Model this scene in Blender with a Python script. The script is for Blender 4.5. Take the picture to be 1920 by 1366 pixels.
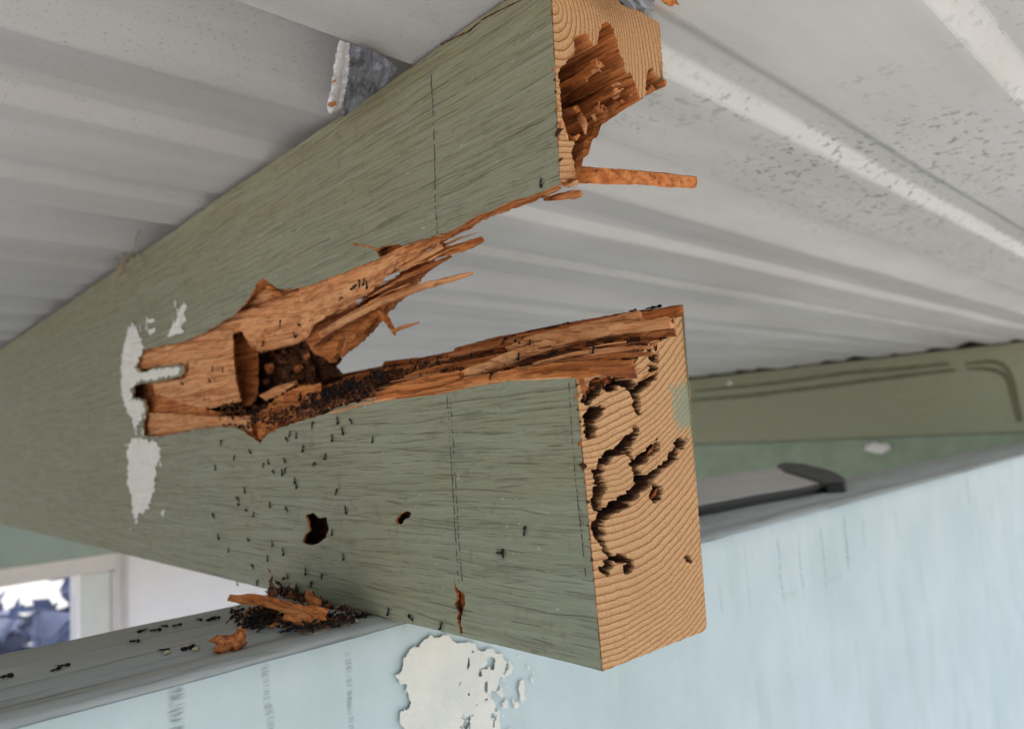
import bpy, bmesh, math, random
import numpy as np
from mathutils import Vector, Matrix
from mathutils.geometry import delaunay_2d_cdt
random.seed(7); rng = np.random.default_rng(11)
sc = bpy.context.scene
for o in list(bpy.data.objects): bpy.data.objects.remove(o)

# ------------------------------------------------------------------ camera, sky, sun, exposure
FP = 1370.0                                   # focal length in photo pixels (1920 wide)
def unit(a): a = np.asarray(a, float); return a/np.linalg.norm(a)
AX = unit([2400-960, 725-683, FP])
BX = np.array([-350-960, 896-683, FP], float); BX -= AX*(AX@BX); BX = unit(BX)
ZX = np.cross(AX, BX)
MW = np.array([AX, BX, ZX])                   # camera (right, down, forward) -> world
def ray(u, v): return MW @ np.array([u-960.0, v-683.0, FP])
cam = bpy.data.cameras.new('camera'); camo = bpy.data.objects.new('camera', cam)
sc.collection.objects.link(camo)
r_, u_, b_ = MW@np.array([1, 0, 0.]), MW@np.array([0, -1., 0]), MW@np.array([0, 0, -1.])
camo.matrix_world = Matrix(((r_[0], u_[0], b_[0], 0), (r_[1], u_[1], b_[1], 0), (r_[2], u_[2], b_[2], 0), (0, 0, 0, 1)))
cam.sensor_width = 36; cam.lens = FP/1920*36
cam.clip_start = 0.005; cam.clip_end = 2000
cam.dof.use_dof = True; cam.dof.focus_distance = 0.165; cam.dof.aperture_fstop = 20
sc.camera = camo
sc.view_settings.view_transform = 'Standard'; sc.view_settings.look = 'None'
sc.view_settings.gamma = 1; sc.view_settings.use_curve_mapping = False
sc.view_settings.exposure = 1.52
world = bpy.data.worlds.new('World'); sc.world = world; world.use_nodes = True
nt = world.node_tree; bg = nt.nodes['Background']
sky = nt.nodes.new('ShaderNodeTexSky'); sky.sky_type = 'NISHITA'; sky.sun_disc = False
SUN_EL, SUN_AZ = math.radians(52), math.radians(58)     # sun stands behind the porch (+Y), slightly to +X
sky.sun_elevation = SUN_EL; sky.sun_rotation = SUN_AZ
sky.dust_density = 2.0
nt.links.new(sky.outputs[0], bg.inputs[0]); bg.inputs[1].default_value = 0.15
sl = bpy.data.lights.new('sun', 'SUN'); sl.energy = 5.0; sl.angle = math.radians(0.5); sl.color = (1, .95, .88)
so = bpy.data.objects.new('sun', sl); sc.collection.objects.link(so)
sd = Vector((math.sin(SUN_AZ)*math.cos(SUN_EL), math.cos(SUN_AZ)*math.cos(SUN_EL), math.sin(SUN_EL)))
so.rotation_euler = (-sd).to_track_quat('-Z', 'Y').to_euler(); so.location = sd*5

# ------------------------------------------------------------------ the frame of the place
p0 = ray(1130, 1258); p0 = p0*(0.15/np.linalg.norm(p0))
X0, YE, ZB = p0                                # near face, cut end and underside of the broken beam
X1 = X0+0.0368; ZT = 0.0955
def onX(u, v, X): r = ray(u, v); return r*(X/r[0])
def onY(u, v, Y): r = ray(u, v); return r*(Y/r[1])
def onZ(u, v, Z): r = ray(u, v); return r*(Z/r[2])
def F(u, v, dx=0.0): return onX(u, v, X0+dx)   # a point dx behind the beam's near face
_ep = sorted([(float(F(u, v)[2]), float(F(u, v)[1])-YE) for u, v in ((1130, 1258), (1106, 1000), (1080, 708), (1050, 338), (1035, 0), (1032, -60))])
def ye(z, x=None):                             # the saw cut wavers a little along its painted edge
    return YE+float(np.interp(z, [p[0] for p in _ep], [p[1] for p in _ep]))*(1 if x is None else min(1.1, max(0.0, 1-(x-X0)/(X1-X0))))
def E(u, v, dy=0.0):
    q = ray(u, v); p = q*(YE/q[1])
    for _ in range(3): p = q*(ye(p[2], p[0])/q[1])
    return q*((ye(p[2], p[0])+dy)/q[1])
def _E(u, v, dy=0.0): return onY(u, v, YE+dy)   # a point dy behind the beam's cut end

# ------------------------------------------------------------------ helpers
def tag(o, label=None, cat=None, group=None, kind=None):
    if label: o['label'] = label
    if cat: o['category'] = cat
    if group: o['group'] = group
    if kind: o['kind'] = kind
    return o
def empty(name, loc):
    o = bpy.data.objects.new(name, None); o.empty_display_size = .01
    o.location = loc; sc.collection.objects.link(o); return o
def mk(name, verts, faces, mats, parent=None, midx=None, smooth=True):
    v = np.asarray(verts, float); c = v.mean(0)
    me = bpy.data.meshes.new(name); me.from_pydata((v-c).tolist(), [], [list(map(int, f)) for f in faces])
    for m in (mats if isinstance(mats, (list, tuple)) else [mats]): me.materials.append(m)
    if midx is not None: me.polygons.foreach_set('material_index', list(map(int, midx)))
    if smooth: me.polygons.foreach_set('use_smooth', [True]*len(me.polygons))
    me.update()
    o = bpy.data.objects.new(name, me); sc.collection.objects.link(o)
    if parent is not None:
        o.parent = parent; o.location = Vector(c)-parent.location
    else: o.location = c
    return o
def fix_normals(o):
    bm = bmesh.new(); bm.from_mesh(o.data); bmesh.ops.recalc_face_normals(bm, faces=bm.faces); bm.to_mesh(o.data); bm.free(); return o
def inpoly(U, V, poly):
    U = np.asarray(U, float); V = np.asarray(V, float); ins = np.zeros(U.shape, bool)
    n = len(poly)
    for i in range(n):
        x1, y1 = poly[i]; x2, y2 = poly[(i+1) % n]
        if y1 == y2: continue
        c = ((y1 > V) != (y2 > V)) & (U < (x2-x1)*(V-y1)/(y2-y1)+x1)
        ins ^= c
    return ins
_H = rng.random((256, 256))
def vnoise(x, y):
    x = np.asarray(x, float); y = np.asarray(y, float)
    xi = np.floor(x).astype(int); yi = np.floor(y).astype(int); fx = x-xi; fy = y-yi
    fx = fx*fx*(3-2*fx); fy = fy*fy*(3-2*fy)
    a = _H[xi % 256, yi % 256]; b = _H[(xi+1) % 256, yi % 256]; c = _H[xi % 256, (yi+1) % 256]; d = _H[(xi+1) % 256, (yi+1) % 256]
    return (a*(1-fx)+b*fx)*(1-fy)+(c*(1-fx)+d*fx)*fy
def fbm(x, y, o=4):
    s = 0; a = .5; t = 0
    for k in range(o): s = s+a*vnoise(x*2**k+17*k, y*2**k+5*k); t += a; a *= .5
    return s/t
def seg_dist(U, V, path):
    """signed distance to a polyline of (u, v, radius): negative inside"""
    D = np.full(U.shape, 1e9)
    for i in range(len(path)-1):
        x1, y1, r1 = path[i]; x2, y2, r2 = path[i+1]
        L = (x2-x1)**2+(y2-y1)**2+1e-9
        t = np.clip(((U-x1)*(x2-x1)+(V-y1)*(y2-y1))/L, 0, 1)
        d = np.hypot(U-x1-t*(x2-x1), V-y1-t*(y2-y1))-(r1+(r2-r1)*t)
        D = np.minimum(D, d)
    return D
def blur(a, n=1):
    for _ in range(n):
        p = np.pad(a, 1, mode='edge')
        a = (p[:-2, 1:-1]+p[2:, 1:-1]+p[1:-1, :-2]+p[1:-1, 2:]+2*p[1:-1, 1:-1])/6
    return a
def rag(poly, amp=1.5, step=4.0, closed=False):
    """subdivide a pixel path and fray it"""
    out = []; n = len(poly)
    for i in range(n if closed else n-1):
        a = np.array(poly[i], float); b = np.array(poly[(i+1) % n], float)
        L = np.linalg.norm(b-a); k = max(1, int(L/step)); nn = np.array([-(b-a)[1], (b-a)[0]])/(L+1e-9)
        for j in range(k):
            q = a+(b-a)*j/k
            if j: q = q+nn*random.uniform(-amp, amp)
            out.append(tuple(q))
    if not closed: out.append(tuple(poly[-1]))
    return out
def cdt(polys, keep):
    """triangulate closed 2-D loops; keep(cx, cy) says which triangles stay"""
    pts = []; ed = []
    for p in polys:
        s = len(pts); pts += [Vector((a, b)) for a, b in p]
        ed += [(s+i, s+(i+1) % len(p)) for i in range(len(p))]
    vo, _, fo, *_r = delaunay_2d_cdt(pts, ed, [], 0, 1e-9)
    V = np.array([[v.x, v.y] for v in vo]); Fc = np.array([f for f in fo if len(f) == 3])
    C = V[Fc].mean(1); return V, Fc[keep(C[:, 0], C[:, 1])]
def prism(name, poly, dx, th, mats, parent=None, amp=1.2, step=5, fn=None, smooth=False):
    """plate: a traced outline at depth dx behind the near face, th thick, slightly domed"""
    fn = fn or F
    pl = rag(poly, amp, step, True); n = len(pl)
    V, T = cdt([pl], lambda a, b: inpoly(a, b, pl))
    dxs = dx if callable(dx) else (lambda u, v: dx)
    fr = np.array([fn(a, b, dxs(a, b)+random.uniform(-.0002, .0002)) for a, b in V])
    off = np.array([th, 0, 0]) if fn is F else np.array([0, th, 0])
    bk = fr+off
    m = len(V); faces = [tuple(t) for t in T]+[tuple(t[::-1]+m) for t in T]
    cnt = {}
    for t in T:
        for a, b in ((t[0], t[1]), (t[1], t[2]), (t[2], t[0])):
            cnt[(a, b)] = 1
    for (a, b) in list(cnt):
        if (b, a) not in cnt: faces.append((b, a, a+m, b+m))
    return fix_normals(mk(name, np.vstack([fr, bk]), faces, mats, parent, smooth=smooth))
def splinter(name, pts, wid, mats, parent, flat=.6, seed=0, tip=.25, sides=9, jag=.25, step=None, rough=.10):
    """a torn strand: pts = world points, wid = widths in metres at each"""
    rr = np.random.default_rng(seed+101)
    P = np.array(pts, float); W = np.array(wid, float)
    d = np.r_[0, np.cumsum(np.linalg.norm(np.diff(P, axis=0), axis=1))]
    n = max(8, int(d[-1]/(step or .0011))); t = np.linspace(0, d[-1], n)
    C = np.stack([np.interp(t, d, P[:, k]) for k in range(3)], 1); Wt = np.interp(t, d, W)
    C = C.copy()
    for k in range(2): C[1:-1] = (C[:-2]+2*C[1:-1]+C[2:])/4
    base = 1+rr.uniform(-.28, .28, sides)
    V = []; Fc = []
    view = unit(P.mean(0))
    for i in range(n):
        tg = unit(C[min(i+1, n-1)]-C[max(i-1, 0)])
        s = np.cross(tg, view); s = unit(s); nn = np.cross(tg, s)
        for j in range(sides):
            a = 2*math.pi*j/sides
            r = Wt[i]/2*base[j]*(1+rough*rr.normal()*.7+.18*(vnoise(i*.23+j*7.1, seed+.5)-.5)*2)
            q = C[i]+s*math.cos(a)*r+nn*math.sin(a)*r*flat
            if i in (0, n-1): q = q+tg*rr.uniform(-1, 1)*Wt[i]*jag
            V.append(q)
    for i in range(n-1):
        for j in range(sides):
            k = (j+1) % sides; Fc.append((i*sides+j, i*sides+k, (i+1)*sides+k, (i+1)*sides+j))
    for i in (0, n-1):
        V.append(C[i]); c = len(V)-1
        for j in range(sides):
            k = (j+1) % sides; Fc.append((i*sides+j, i*sides+k, c) if i else (i*sides+k, i*sides+j, c))
    o = mk(name, V, Fc, mats, parent, smooth=False)
    return fix_normals(o)
def grid_faces(mask):
    """mask: cells (n-1, m-1) kept; returns quads over an n x m vertex grid"""
    n, m = mask.shape; I, J = np.nonzero(mask); w = m+1
    a = I*w+J
    return np.stack([a, a+1, a+w+1, a+w], 1), (I, J)
def compact(V, Fc):
    u, inv = np.unique(Fc.ravel(), return_inverse=True); return V[u], inv.reshape(Fc.shape)

# ------------------------------------------------------------------ materials
def mat(name, rough=.7, spec=.3):
    m = bpy.data.materials.new(name); m.use_nodes = True; t = m.node_tree
    b = t.nodes['Principled BSDF']; b.inputs['Roughness'].default_value = rough
    b.inputs['Specular IOR Level'].default_value = spec
    return m, t, b
class NB:
    def __init__(s, t): s.t = t
    def n(s, typ, **kw):
        x = s.t.nodes.new(typ)
        for k, v in kw.items():
            if k.startswith('i_'): x.inputs[k[2:].replace('_', ' ')].default_value = v
            else: setattr(x, k, v)
        return x
    def l(s, a, b): s.t.links.new(a, b)
    def pos(s): return s.n('ShaderNodeNewGeometry').outputs['Position']
    def mapn(s, vec, scale=(1, 1, 1), loc=(0, 0, 0), rot=(0, 0, 0)):
        m = s.n('ShaderNodeMapping'); m.inputs['Scale'].default_value = scale; m.inputs['Location'].default_value = loc; m.inputs['Rotation'].default_value = rot
        s.l(vec, m.inputs['Vector']); return m.outputs[0]
    def noise(s, vec, scale, detail=4, rough=.55, dist=0):
        x = s.n('ShaderNodeTexNoise'); x.inputs['Scale'].default_value = scale; x.inputs['Detail'].default_value = detail
        x.inputs['Roughness'].default_value = rough; x.inputs['Distortion'].default_value = dist
        s.l(vec, x.inputs['Vector']); return x.outputs['Fac']
    def ramp(s, fac, stops, interp='LINEAR'):
        r = s.n('ShaderNodeValToRGB'); cr = r.color_ramp; cr.interpolation = interp
        while len(cr.elements) < len(stops): cr.elements.new(.5)
        for e, (p, c) in zip(cr.elements, stops):
            e.position = p; e.color = (c, c, c, 1) if isinstance(c, (int, float)) else (*c, 1)
        s.l(fac, r.inputs[0]); return r.outputs[0]
    def mix(s, fac, a, b, mode='MIX'):
        m = s.n('ShaderNodeMix', data_type='RGBA', blend_type=mode)
        for k, v in (('Factor', fac), ('A', a), ('B', b)):
            i = [q for q in m.inputs if q.name == k and (q.type == 'RGBA' if k != 'Factor' else q.type == 'VALUE')][0]
            if isinstance(v, (int, float)): i.default_value = v
            elif isinstance(v, tuple): i.default_value = (*v, 1)
            else: s.l(v, i)
        return [q for q in m.outputs if q.type == 'RGBA'][0]
    def math(s, op, a, b=None, c=None):
        m = s.n('ShaderNodeMath', operation=op)
        for i, v in enumerate((a, b, c)):
            if v is None: continue
            if isinstance(v, (int, float)): m.inputs[i].default_value = v
            else: s.l(v, m.inputs[i])
        return m.outputs[0]
    def bump(s, h, bsdf, strength=.5, dist=.001):
        b = s.n('ShaderNodeBump'); b.inputs['Strength'].default_value = strength; b.inputs['Distance'].default_value = dist
        s.l(h, b.inputs['Height']); s.l(b.outputs[0], bsdf.inputs['Normal'])
    def sep(s, v): x = s.n('ShaderNodeSeparateXYZ'); s.l(v, x.inputs[0]); return x.outputs

def green_paint(name, base=(.222, .232, .160), olive=(.240, .212, .112), fine=1.0):
    m, t, b = mat(name, .55, .3); N = NB(t); P = N.pos()
    warp = N.noise(P, 28, 3)
    wv = N.n('ShaderNodeVectorMath', operation='MULTIPLY_ADD'); 
    cmb = N.n('ShaderNodeCombineXYZ'); N.l(warp, cmb.inputs[2]); cmb.inputs[0].default_value = 0
    N.l(cmb.outputs[0], wv.inputs[0]); wv.inputs[1].default_value = (.0, .0, .004); N.l(P, wv.inputs[2])
    W = wv.outputs[0]
    g1 = N.noise(N.mapn(W, (60, 26, 760)), 1, 4, .6)          # raised grain along the beam
    g2 = N.noise(N.mapn(W, (60, 14, 300)), 1, 3, .6, .3)
    def lineset(freq, wav, seed, width, lo, hi):
        q = N.math('MULTIPLY_ADD', N.sep(P)[2], float(freq), N.math('MULTIPLY', N.noise(N.mapn(P, (30, 13, 110), (seed, seed, 0)), 1, 3, .55), float(wav)))
        l = N.ramp(N.math('ABSOLUTE', N.math('SUBTRACT', N.math('FRACT', q), .5)), [(0, 1.0), (width*.5, .8), (width, 0)])
        k = N.ramp(N.noise(N.mapn(P, (50, 85, freq*.9), (0, seed*2., seed)), 1, 3, .6), [(lo, 0), (hi, 1)])
        return N.math('MULTIPLY', l, k)
    crack = N.math('MAXIMUM', lineset(300, 2.2, 1.3, .055, .46, .56), N.math('MULTIPLY', lineset(640, 3.6, 5.1, .13, .50, .62), .7))
    fineg = N.ramp(N.noise(N.mapn(P, (60, 60, 1150), (3, 1, 9)), 1, 3, .62), [(.56, 0), (.68, .55)])
    crack = N.math('MAXIMUM', crack, fineg)
    dirt = N.ramp(N.noise(P, 16, 5, .65), [(.40, 0), (.72, 1)])
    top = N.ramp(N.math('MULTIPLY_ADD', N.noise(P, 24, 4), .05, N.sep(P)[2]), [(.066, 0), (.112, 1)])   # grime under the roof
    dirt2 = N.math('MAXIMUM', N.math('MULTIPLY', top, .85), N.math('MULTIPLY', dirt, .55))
    far = N.ramp(N.math('MULTIPLY_ADD', N.noise(P, 40, 4), .12, N.sep(P)[1]), [(.28, 0), (.46, .75)])
    dirt2 = N.math('MAXIMUM', dirt2, N.math('MULTIPLY', far, .8))
    c = N.mix(dirt2, base, olive)
    c = N.mix(N.ramp(g1, [(.40, .0), (.68, .55)]), c, (.30, .31, .235))
    c = N.mix(N.ramp(N.noise(P, 190, 4, .7), [(.57, 0), (.75, .5)]), c, (.13, .10, .055))
    c = N.mix(N.ramp(N.noise(N.mapn(P, (90, 260, 700)), 1, 2, .5), [(.72, 0), (.76, .8)]), c, (.40, .41, .34))    # pale scuffs
    c = N.mix(N.math('MULTIPLY', crack, .45*fine), c, N.mix(N.ramp(N.noise(N.mapn(P, (20, 20, 90)), 1, 2), [(.55, 0), (.60, 1)]), (.040, .038, .024), (.12, .05, .03)))
    N.l(c, b.inputs['Base Color'])
    h = N.math('ADD', N.math('MULTIPLY', g1, 1.5), N.math('MULTIPLY', g2, .15))
    h = N.math('SUBTRACT', h, N.math('MULTIPLY', crack, .9))
    N.bump(h, b, .55*fine, .0007)
    return m
M = {}
M['green'] = green_paint('sage_paint')
M['green_far'] = green_paint('sage_paint_far', (.30, .32, .21), (.25, .24, .14), .4)
def wood(name, cols, sc_=1.0, rough=.75, dark=.5, bump=.5):
    m, t, b = mat(name, rough, .15); N = NB(t); P = N.pos()
    a = N.noise(N.mapn(P, (520*sc_, 22, 520*sc_)), 1, 5, .6, .2)
    c = N.ramp(a, [(.28, cols[0]), (.46, cols[1]), (.60, cols[2]), (.78, cols[1])])
    s2 = N.noise(P, 85, 4, .65)
    c = N.mix(N.ramp(s2, [(.52, 0), (.72, dark)]), c, cols[3])
    c = N.mix(N.ramp(N.noise(N.mapn(P, (1100, 130, 1100)), 1, 3, .6), [(.54, 0), (.68, .75)]), c, cols[3])
    q = N.math('MULTIPLY_ADD', N.math('ADD', N.sep(P)[2], N.math('MULTIPLY', N.sep(P)[0], .6)), 420.0, N.math('MULTIPLY', N.noise(N.mapn(P, (40, 12, 60)), 1, 3, .5), 4.0))
    ln = N.ramp(N.math('ABSOLUTE', N.math('SUBTRACT', N.math('FRACT', q), .5)), [(0, 1.0), (.09, .6), (.20, 0)])
    ln = N.math('MULTIPLY', ln, N.ramp(N.noise(N.mapn(P, (60, 30, 200)), 1, 3), [(.38, .15), (.58, 1)]))
    c = N.mix(N.math('MULTIPLY', ln, .5), c, cols[3])
    N.l(c, b.inputs['Base Color'])
    h = N.math('ADD', N.math('MULTIPLY_ADD', ln, -.5, a), N.math('MULTIPLY', N.noise(N.mapn(P, (1500, 260, 1500)), 1, 3, .7), .5))
    N.bump(h, b, bump*1.6, .0006)
    return m
M['pale'] = wood('torn_wood_pale', [(.38, .135, .048), (.61, .270, .112), (.69, .355, .165), (.22, .068, .022)], .8, dark=.35)
M['orange'] = wood('torn_wood_orange', [(.22, .058, .015), (.46, .148, .040), (.55, .215, .072), (.12, .032, .009)], 1.0, dark=.6)
M['red'] = wood('gnawed_wood', [(.16, .042, .014), (.35, .11, .034), (.45, .17, .06), (.07, .020, .008)], 1.0, dark=.75)
M['dark'] = wood('stained_shaded_wood', [(.03, .010, .006), (.07, .024, .012), (.14, .05, .02), (.012, .006, .004)], 1.0, dark=.8)  # near-black: gnawed stain and recess shade put into one colour
# end grain: rings round a pith left of the cut end
pith = E(1040, 12)
def end_grain(name, tint=1.0):
    m, t, b = mat(name, .8, .12); N = NB(t); P = N.pos(); S = N.sep(P)
    dx = N.math('SUBTRACT', S[0], float(pith[0])); dz = N.math('SUBTRACT', S[2], float(pith[2]))
    r = N.math('SQRT', N.math('ADD', N.math('MULTIPLY', dx, dx), N.math('MULTIPLY', dz, dz)))
    # a kink in the rings running down to the far lower corner
    k1, k2 = E(1150, 870), E(1300, 1180); dv = unit([k2[0]-k1[0], 0, k2[2]-k1[2]]); nx, nz = -dv[2], dv[0]
    sd_ = N.math('ADD', N.math('MULTIPLY', N.math('SUBTRACT', S[0], float(k1[0])), float(nx)), N.math('MULTIPLY', N.math('SUBTRACT', S[2], float(k1[2])), float(nz)))
    r = N.math('ADD', r, N.math('MULTIPLY', N.math('MAXIMUM', sd_, 0.0), .22))
    r = N.math('ADD', r, N.math('MULTIPLY', N.noise(P, 40, 3, .5), .0034))
    r = N.math('ADD', r, N.math('MULTIPLY', N.noise(P, 420, 2, .5), .00028))
    q = N.math('MULTIPLY', r, 1/.00130)
    q = N.math('ADD', q, N.math('MULTIPLY', N.noise(N.mapn(P, (1, 1, 1), (4, 4, 4)), 30, 2), 1.3))
    q = N.math('ADD', q, N.math('MULTIPLY', N.math('SINE', N.math('MULTIPLY', r, 190.0)), .9))
    s = N.math('FRACT', q)
    c = N.ramp(s, [(0, (.28, .13, .055)), (.05, (.55, .33, .165)), (.55, (.51, .295, .145)), (.86, (.41, .215, .095)), (.93, (.20, .075, .028)), (.97, (.17, .06, .022)), (1, (.28, .13, .055))])
    pores = N.ramp(N.noise(P, 1900, 2, .7), [(.54, 0), (.68, 1)])
    c = N.mix(N.math('MULTIPLY', pores, .5), c, (.22, .10, .04))
    c = N.mix(N.math('MULTIPLY', N.ramp(N.noise(N.mapn(P, (2200, 1, 300), rot=(0, .35, 0)), 1, 3, .6), [(.52, 0), (.72, 1)]), .35), c, (.25, .12, .05))
    c = N.mix(N.ramp(N.noise(P, 60, 3), [(.45, 0), (.8, .30)]), c, (.36, .19, .09))
    # smears of old paint
    g0 = E(1282, 765); g = N.math('MULTIPLY', N.math('SUBTRACT', S[2], float(g0[2])), 1.0)
    d1 = N.math('SQRT', N.math('ADD', N.math('POWER', N.math('SUBTRACT', S[0], float(g0[0])), 2.0), N.math('MULTIPLY', N.math('MULTIPLY', g, g), .45)))
    pm = N.ramp(N.math('ADD', N.math('MULTIPLY', d1, 100), N.noise(P, 420, 3, .7)), [(.75, 1), (.98, 0)])
    c = N.mix(N.math('MULTIPLY', pm, .7), c, (.16, .25, .19))
    N.l(c, b.inputs['Base Color'])
    h = N.math('ADD', N.math('MULTIPLY', s, -.12), N.math('MULTIPLY', N.noise(P, 2600, 3, .7), .9))
    N.bump(h, b, .6, .00022)
    return m
M['end'] = end_grain('sawn_end_grain')
# roof sheet: dusty galvanised steel, mildew freckles
def sheet_mat():
    m, t, b = mat('dusty_roof_steel', .48, .5); N = NB(t); P = N.pos()
    b.inputs['Metallic'].default_value = .0
    c = N.mix(N.ramp(N.noise(N.mapn(P, (6, 18, 6)), 1, 5, .6), [(.3, 0), (.7, 1)]), (.48, .465, .44), (.58, .57, .545))
    c = N.mix(N.ramp(N.noise(N.mapn(P, (5, 60, 5)), 1, 4, .6), [(.35, 0), (.75, .45)]), c, (.36, .345, .32))
    dm = N.ramp(N.noise(N.mapn(P, (1, 1, 1), (.37, .1, 0)), 9, 3, .6), [(.40, 0), (.56, 1)])
    sp = N.ramp(N.noise(N.mapn(P, (250, 330, 100), (2, 3, 0)), 1, 3, .55), [(.57, 0), (.64, 1)])
    side = N.ramp(N.math('MULTIPLY_ADD', N.noise(P, 12, 3), .1, N.sep(P)[0]), [(.15, .10), (.24, 1)])
    sp = N.math('MULTIPLY', N.math('MULTIPLY', sp, side), N.ramp(N.sep(P)[1], [(.135, 1), (.175, .12)]))
    c = N.mix(N.math('MULTIPLY', N.math('MULTIPLY', sp, dm), .72), c, (.16, .155, .12))
    sp2 = N.ramp(N.noise(P, 950, 3, .6), [(.60, 0), (.70, 1)])
    c = N.mix(N.math('MULTIPLY', N.math('MULTIPLY', sp2, dm), .45), c, (.14, .14, .12))
    c = N.mix(N.ramp(N.noise(P, 14, 4), [(.55, 0), (.8, .35)]), c, (.40, .40, .33))
    N.l(c, b.inputs['Base Color'])
    N.bump(N.math('ADD', N.noise(P, 500, 4, .7), N.math('MULTIPLY', N.noise(P, 30, 2), 2.0)), b, .15, .0006)
    return m
M['sheet'] = sheet_mat()
def plain(name, col, rough=.6, var=.25, scale=60, col2=None, bump=.2, spec=.3):
    m, t, b = mat(name, rough, spec); N = NB(t); P = N.pos()
    c2 = col2 or tuple(x*(1-var) for x in col)
    c = N.mix(N.ramp(N.noise(P, scale, 5, .65), [(.35, 0), (.7, 1)]), col, c2)
    N.l(c, b.inputs['Base Color']); N.bump(N.noise(P, scale*6, 4, .7), b, bump, .0006)
    return m
M['white_paint'] = plain('chalky_white_paint', (.74, .71, .65), .7, .12, 120, bump=.12)
M['olive_grime'] = plain('olive_grime', (.165, .155, .09), .8, .3, 40)
def ledge_mat():
    m, t, b = mat('grey_ledge_paint', .5, .35); N = NB(t); P = N.pos()
    c = N.mix(N.ramp(N.noise(N.mapn(P, (18, 160, 50)), 1, 5, .65), [(.35, 0), (.7, 1)]), (.42, .45, .44), (.34, .365, .355))
    c = N.mix(N.ramp(N.noise(N.mapn(P, (22, 420, 50)), 1, 4, .6), [(.56, 0), (.72, .75)]), c, (.12, .115, .09))
    c = N.mix(N.ramp(N.noise(P, 700, 3, .7), [(.64, 0), (.74, .5)]), c, (.34, .33, .28))
    N.l(c, b.inputs['Base Color']); N.bump(N.noise(N.mapn(P, (100, 800, 300)), 1, 4, .7), b, .3, .0006)
    return m
M['ledge'] = ledge_mat()
YL = .1640
SCUFFS = [(330, 1275, 1400, 16, .8), (502, 1235, 1400, 10, .55), (652, 1212, 1400, 8, .6), (1462, 1000, 1135, 7, .5), (1500, 1000, 1120, 6, .4), (1543, 985, 1110, 7, .55), (1585, 960, 1068, 8, .75), (1618, 968, 1030, 5, .4), (1680, 955, 1010, 5, .4), (1815, 890, 950, 6, .6), (1400, 1020, 1150, 5, .3), (1350, 1090, 1150, 5, .3), (1478, 1108, 1122, 40, .25), (1560, 1078, 1090, 45, .2)]
def blue_mat():
    m, t, b = mat('pale_blue_weathered_paint', .6, .3); N = NB(t); P = N.pos(); S = N.sep(P)
    c = N.mix(N.ramp(N.noise(P, 22, 5, .6), [(.35, 0), (.7, 1)]), (.38, .455, .465), (.45, .52, .53))
    c = N.mix(N.ramp(N.noise(N.mapn(P, (60, 1, 16)), 1, 4, .6), [(.50, 0), (.75, .55)]), c, (.33, .41, .375))
    ch = N.ramp(N.noise(N.mapn(P, (160, 1, 1100)), 1, 4, .75), [(.42, .1), (.60, 1)])
    wob = N.math('MULTIPLY', N.math('SUBTRACT', N.noise(P, 90, 3), .5), .004)
    tot = None
    for (u, v0, v1, wpx, st) in SCUFFS:
        p1 = onY(u, v0, YL); p2 = onY(u, v1, YL); cx = float((p1[0]+p2[0])/2); hw_ = wpx*float(np.linalg.norm(p1))/FP*.9
        dxx = N.math('ABSOLUTE', N.math('SUBTRACT', N.math('ADD', S[0], wob), cx))
        mx = N.ramp(N.math('MULTIPLY', dxx, .5/hw_), [(.18, 1), (.5, 0)])
        zc = float((p1[2]+p2[2])/2); hz_ = abs(float(p1[2]-p2[2]))/2
        mz = N.ramp(N.math('MULTIPLY', N.math('ABSOLUTE', N.math('SUBTRACT', S[2], zc)), .5/hz_), [(.36, 1), (.56, 0)])
        q = N.math('MULTIPLY', N.math('MULTIPLY', mx, mz), st)
        tot = q if tot is None else N.math('MAXIMUM', tot, q)
    c = N.mix(N.math('MULTIPLY', tot, ch), c, (.13, .15, .16))
    c = N.mix(N.ramp(N.noise(P, 520, 4, .7), [(.60, 0), (.72, .35)]), c, (.33, .40, .38))
    N.l(c, b.inputs['Base Color'])
    N.bump(N.math('ADD', N.noise(P, 260, 5, .7), N.noise(N.mapn(P, (300, 1, 25)), 1, 3)), b, .3, .0006)
    return m
M['blue'] = blue_mat()
M['flake'] = plain('flaking_cream_filler', (.62, .60, .53), .75, .2, 60, (.50, .51, .47), .5)
M['ant'] = plain('black_ant_shell', (.010, .007, .006), .55, .3, 900, bump=.1, spec=.2)
M['foil'] = plain('crinkled_foil', (.30, .31, .34), .35, .6, 110, (.07, .07, .08), .9, .6)
M['fluff'] = plain('white_mineral_crust', (.95, .92, .92), .9, .3, 300, (.75, .68, .66), .8)
M['black'] = plain('black_plastic', (.016, .015, .014), .45, .3, 100)
M['gap'] = plain('gap_shade', (.02, .02, .02), .9, .3, 100)  # near-black stand-in for the shade inside the rib gaps
M['greybox'] = plain('grey_primer_metal', (.62, .59, .56), .5, .15, 40)
M['pencil'] = plain('pencil_mark', (.045, .05, .055), .7, .3, 800)
M['web'] = plain('cobweb_thread', (.42, .34, .22), .9, .2, 200)
M['wall'] = plain('whitewashed_wall', (.86, .82, .80), .8, .1, 12, (.82, .77, .75))
M['cream'] = plain('cream_trim_paint', (.86, .82, .66), .6, .1, 20)
M['trim_grey'] = plain('grey_window_trim', (.66, .60, .57), .6, .1, 20)
M['ground'] = plain('pale_concrete', (.36, .345, .32), .9, .2, 2)
M['gallery_rim'] = plain('gnawed_gallery_rim', (.09, .032, .013), .95, .5, 300, (.06, .022, .01), .6)
M['gallery'] = plain('gnawed_gallery', (.035, .013, .006), .95, .5, 300, (.018, .007, .004), .8)
M['frass'] = plain('frass_crumbs', (.20, .085, .035), .9, .7, 700, (.035, .018, .010), .5)
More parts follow.
